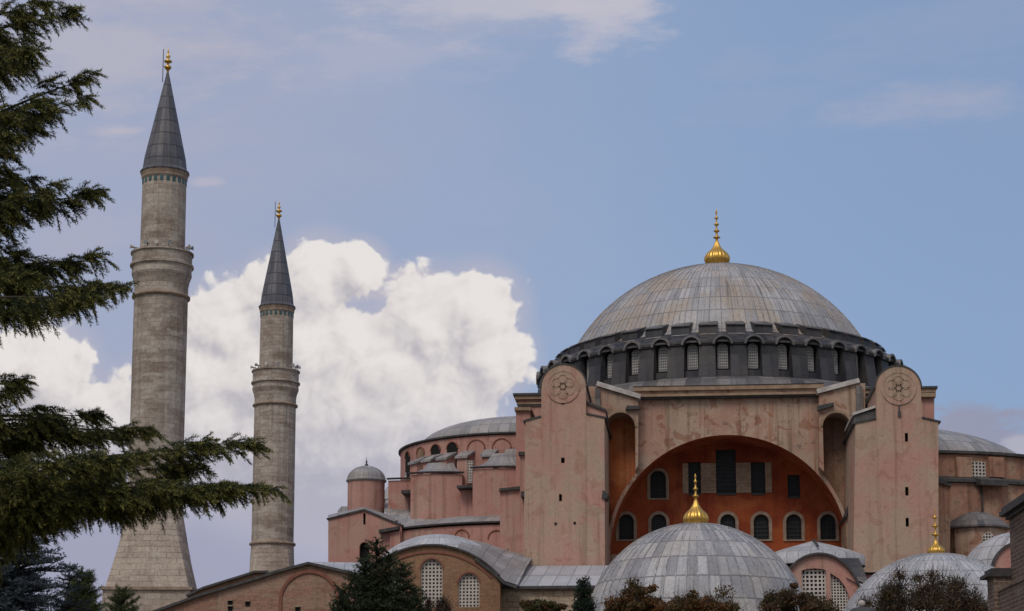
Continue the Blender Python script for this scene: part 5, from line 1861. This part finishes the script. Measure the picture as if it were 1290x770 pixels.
# ---- broadleaf trees in autumn colour
def broadleaf(name, label, pxl, pxr, row_top, Y, cols, n=9000, leaf=0.13, hgt=None, clumps=40, twiggy=0.0, flat=1.0):
    row_top -= 13
    n = int(n * 1.5)
    c = at((pxl + pxr) / 2, row_top, Y)
    rx = (at(pxr, row_top, Y).x - at(pxl, row_top, Y).x) / 2
    root = thing(name, label, 'tree' if 'bush' not in name else 'bush', (c.x, Y, 0), 'low trees and bushes in autumn colour along the front')
    H = c.z
    rz = rx * flat
    cen = np.array([c.x, Y, H - rz])
    # clump centres through the crown's volume, biased to its upper shell
    K = clumps
    dv = unit(rng.normal(size=(K, 3)))
    dv[:, 2] = np.abs(dv[:, 2]) * 1.0 - 0.25
    rad = rng.uniform(0.25, 1.12, (K, 1)) ** 0.6
    dv[:, 2] *= rng.uniform(0.55, 1.15, K)
    sc = np.array([rx, rx, rz])
    cl = cen + dv * rad * sc * 0.86
    cr = rx * rng.uniform(0.09, 0.24, K)
    which = rng.integers(0, K, n)
    off = unit(rng.normal(size=(n, 3))) * (rng.uniform(0, 1, (n, 1)) ** 0.5) * cr[which][:, None] * np.array([1.15, 1.15, 0.75])
    p = cl[which] + off
    nrm = unit(rng.normal(size=(n, 3)) + np.array([0, 0, 0.5]))
    tx = unit(np.cross(nrm, rng.normal(size=(n, 3)))); ty = np.cross(nrm, tx)
    s = leaf * rng.uniform(0.55, 1.25, (n, 1))
    V = np.empty((n * 4, 3))
    V[0::4] = p - tx * s * 0.5; V[1::4] = p - ty * s * 0.32; V[2::4] = p + tx * s * 0.5; V[3::4] = p + ty * s * 0.32
    F = np.arange(n * 4).reshape(-1, 4)
    pal = np.array(cols)
    cbase = pal[rng.integers(0, len(pal), K)]
    col = cbase[which] * 0.6 + pal[rng.integers(0, len(pal), n)] * 0.4
    col = col * rng.uniform(0.6, 1.35, (n, 1))
    fmesh('crown', V, F, col, 'leaf', root, (c.x, Y, 0))
    mb = MB()
    zc = H - rz * 1.7
    mb.tube([(c.x, Y, 0), (c.x + .1, Y, zc * .5), (c.x, Y, zc)], [0.28, 0.2, 0.16], 'bark', 10)
    for i in range(K):
        a = np.array([c.x, Y, zc - rng.uniform(0, 0.4)])
        m = (a + cl[i]) / 2 + rng.normal(size=3) * rx * 0.08 + np.array([0, 0, -0.1 * rz])
        mb.tube([tuple(a), tuple(m), tuple(cl[i])], [0.07, 0.04, 0.012], 'bark', 5)
        for j in range(int(6 + twiggy * 34)):
            q0 = cl[i] + rng.normal(size=3) * cr[i] * 0.35
            dd = unit((q0 - cen)[None] / rx * 0.5 + rng.normal(size=(1, 3)) * 0.42 + np.array([[0, 0, 0.8]]))[0]
            q1 = q0 + dd * cr[i] * rng.uniform(0.4, 0.8)
            mb.tube([tuple(cl[i]), tuple(q0), tuple(q1), tuple(q1 + (dd + rng.normal(size=3) * 0.35) * cr[i] * rng.uniform(0.2, 0.6))], [0.014, 0.011, 0.008, 0.004], 'bark', 3)
    mb.build('trunk', root)
RUST = [(0.16, 0.065, 0.022), (0.13, 0.07, 0.024), (0.09, 0.07, 0.024), (0.18, 0.08, 0.025), (0.07, 0.05, 0.022)]
DUSK = [(0.11, 0.06, 0.036), (0.13, 0.07, 0.034), (0.07, 0.05, 0.03), (0.10, 0.085, 0.034)]
broadleaf('autumn_tree', 'rust and olive autumn tree low before the large lead dome, left of the pair', 750, 852, 737, -90, RUST, 9000, 0.15, clumps=60, flat=0.85, twiggy=0.15)
broadleaf('autumn_tree', 'rust and olive autumn tree before the middle of the large lead dome', 824, 948, 739, -92, RUST[::-1], 10000, 0.15, clumps=70, flat=0.8, twiggy=0.15)
broadleaf('autumn_tree', 'dark maroon brown tree between the large dome and the arched porch', 952, 1056, 736, -90, DUSK, 9000, 0.14, clumps=60, flat=0.85, twiggy=0.15)
broadleaf('bare_tree', 'wide twiggy brown tree thinning to bare shoots before the pale right dome', 1076, 1256, 714, -88, DUSK, 15000, 0.12, clumps=80, twiggy=1.0, flat=0.8)
broadleaf('autumn_bush', 'low reddish bush at the foot of the pale rubble wall', 648, 722, 752, -84, [(0.10, 0.045, 0.02), (0.08, 0.075, 0.022), (0.055, 0.06, 0.02)], 5000, 0.13, clumps=30, flat=0.8)
broadleaf('bare_tree', 'thin reddish bare tree between the feathery conifer and lattice windows', 510, 580, 752, -58, [(0.09, 0.05, 0.03), (0.07, 0.05, 0.03)], 700, 0.14, clumps=22, twiggy=1.0, flat=1.0)

# ------------------------------------------------------------------ lamp before the right dome
def lamp():
    Y = -112.0
    c = at(1086, 770, Y)
    root = thing('street_lamp', 'dark domed street lamp with a pale knob, beside the twiggy brown tree', 'lamp', (c.x, Y, 0))
    D = (c - CAM).dot(FW) / FPX
    r = 17 * D
    zt = at(1086, 765, Y).z
    m = MB()
    m.lathe([(r, zt - 0.32), (r * 1.02, zt - 0.26), (r * 0.9, zt - 0.14), (r * 0.6, zt - 0.04), (r * 0.2, zt), (0.02, zt)], (c.x, Y), 'coping', seg=28)
    m.build('hood', root)
    m = MB()
    m.lathe([(0.05, zt - 0.02), (0.13, zt + 0.05), (0.16, zt + 0.16), (0.1, zt + 0.26), (0.02, zt + 0.3)], (c.x, Y), 'whitetop', seg=14)
    m.build('knob', root)
    m = MB()
    m.lathe([(r * 0.55, zt - 1.0), (r * 0.8, zt - 0.33)], (c.x, Y), 'greyglass', seg=20)
    m.build('lantern', root)
    m = MB()
    m.lathe([(0.16, 0), (0.14, 0.6), (0.07, 0.8), (0.06, zt - 1.1), (r * 0.55, zt - 1.0)], (c.x, Y), 'coping', seg=14)
    m.build('post', root)
lamp()
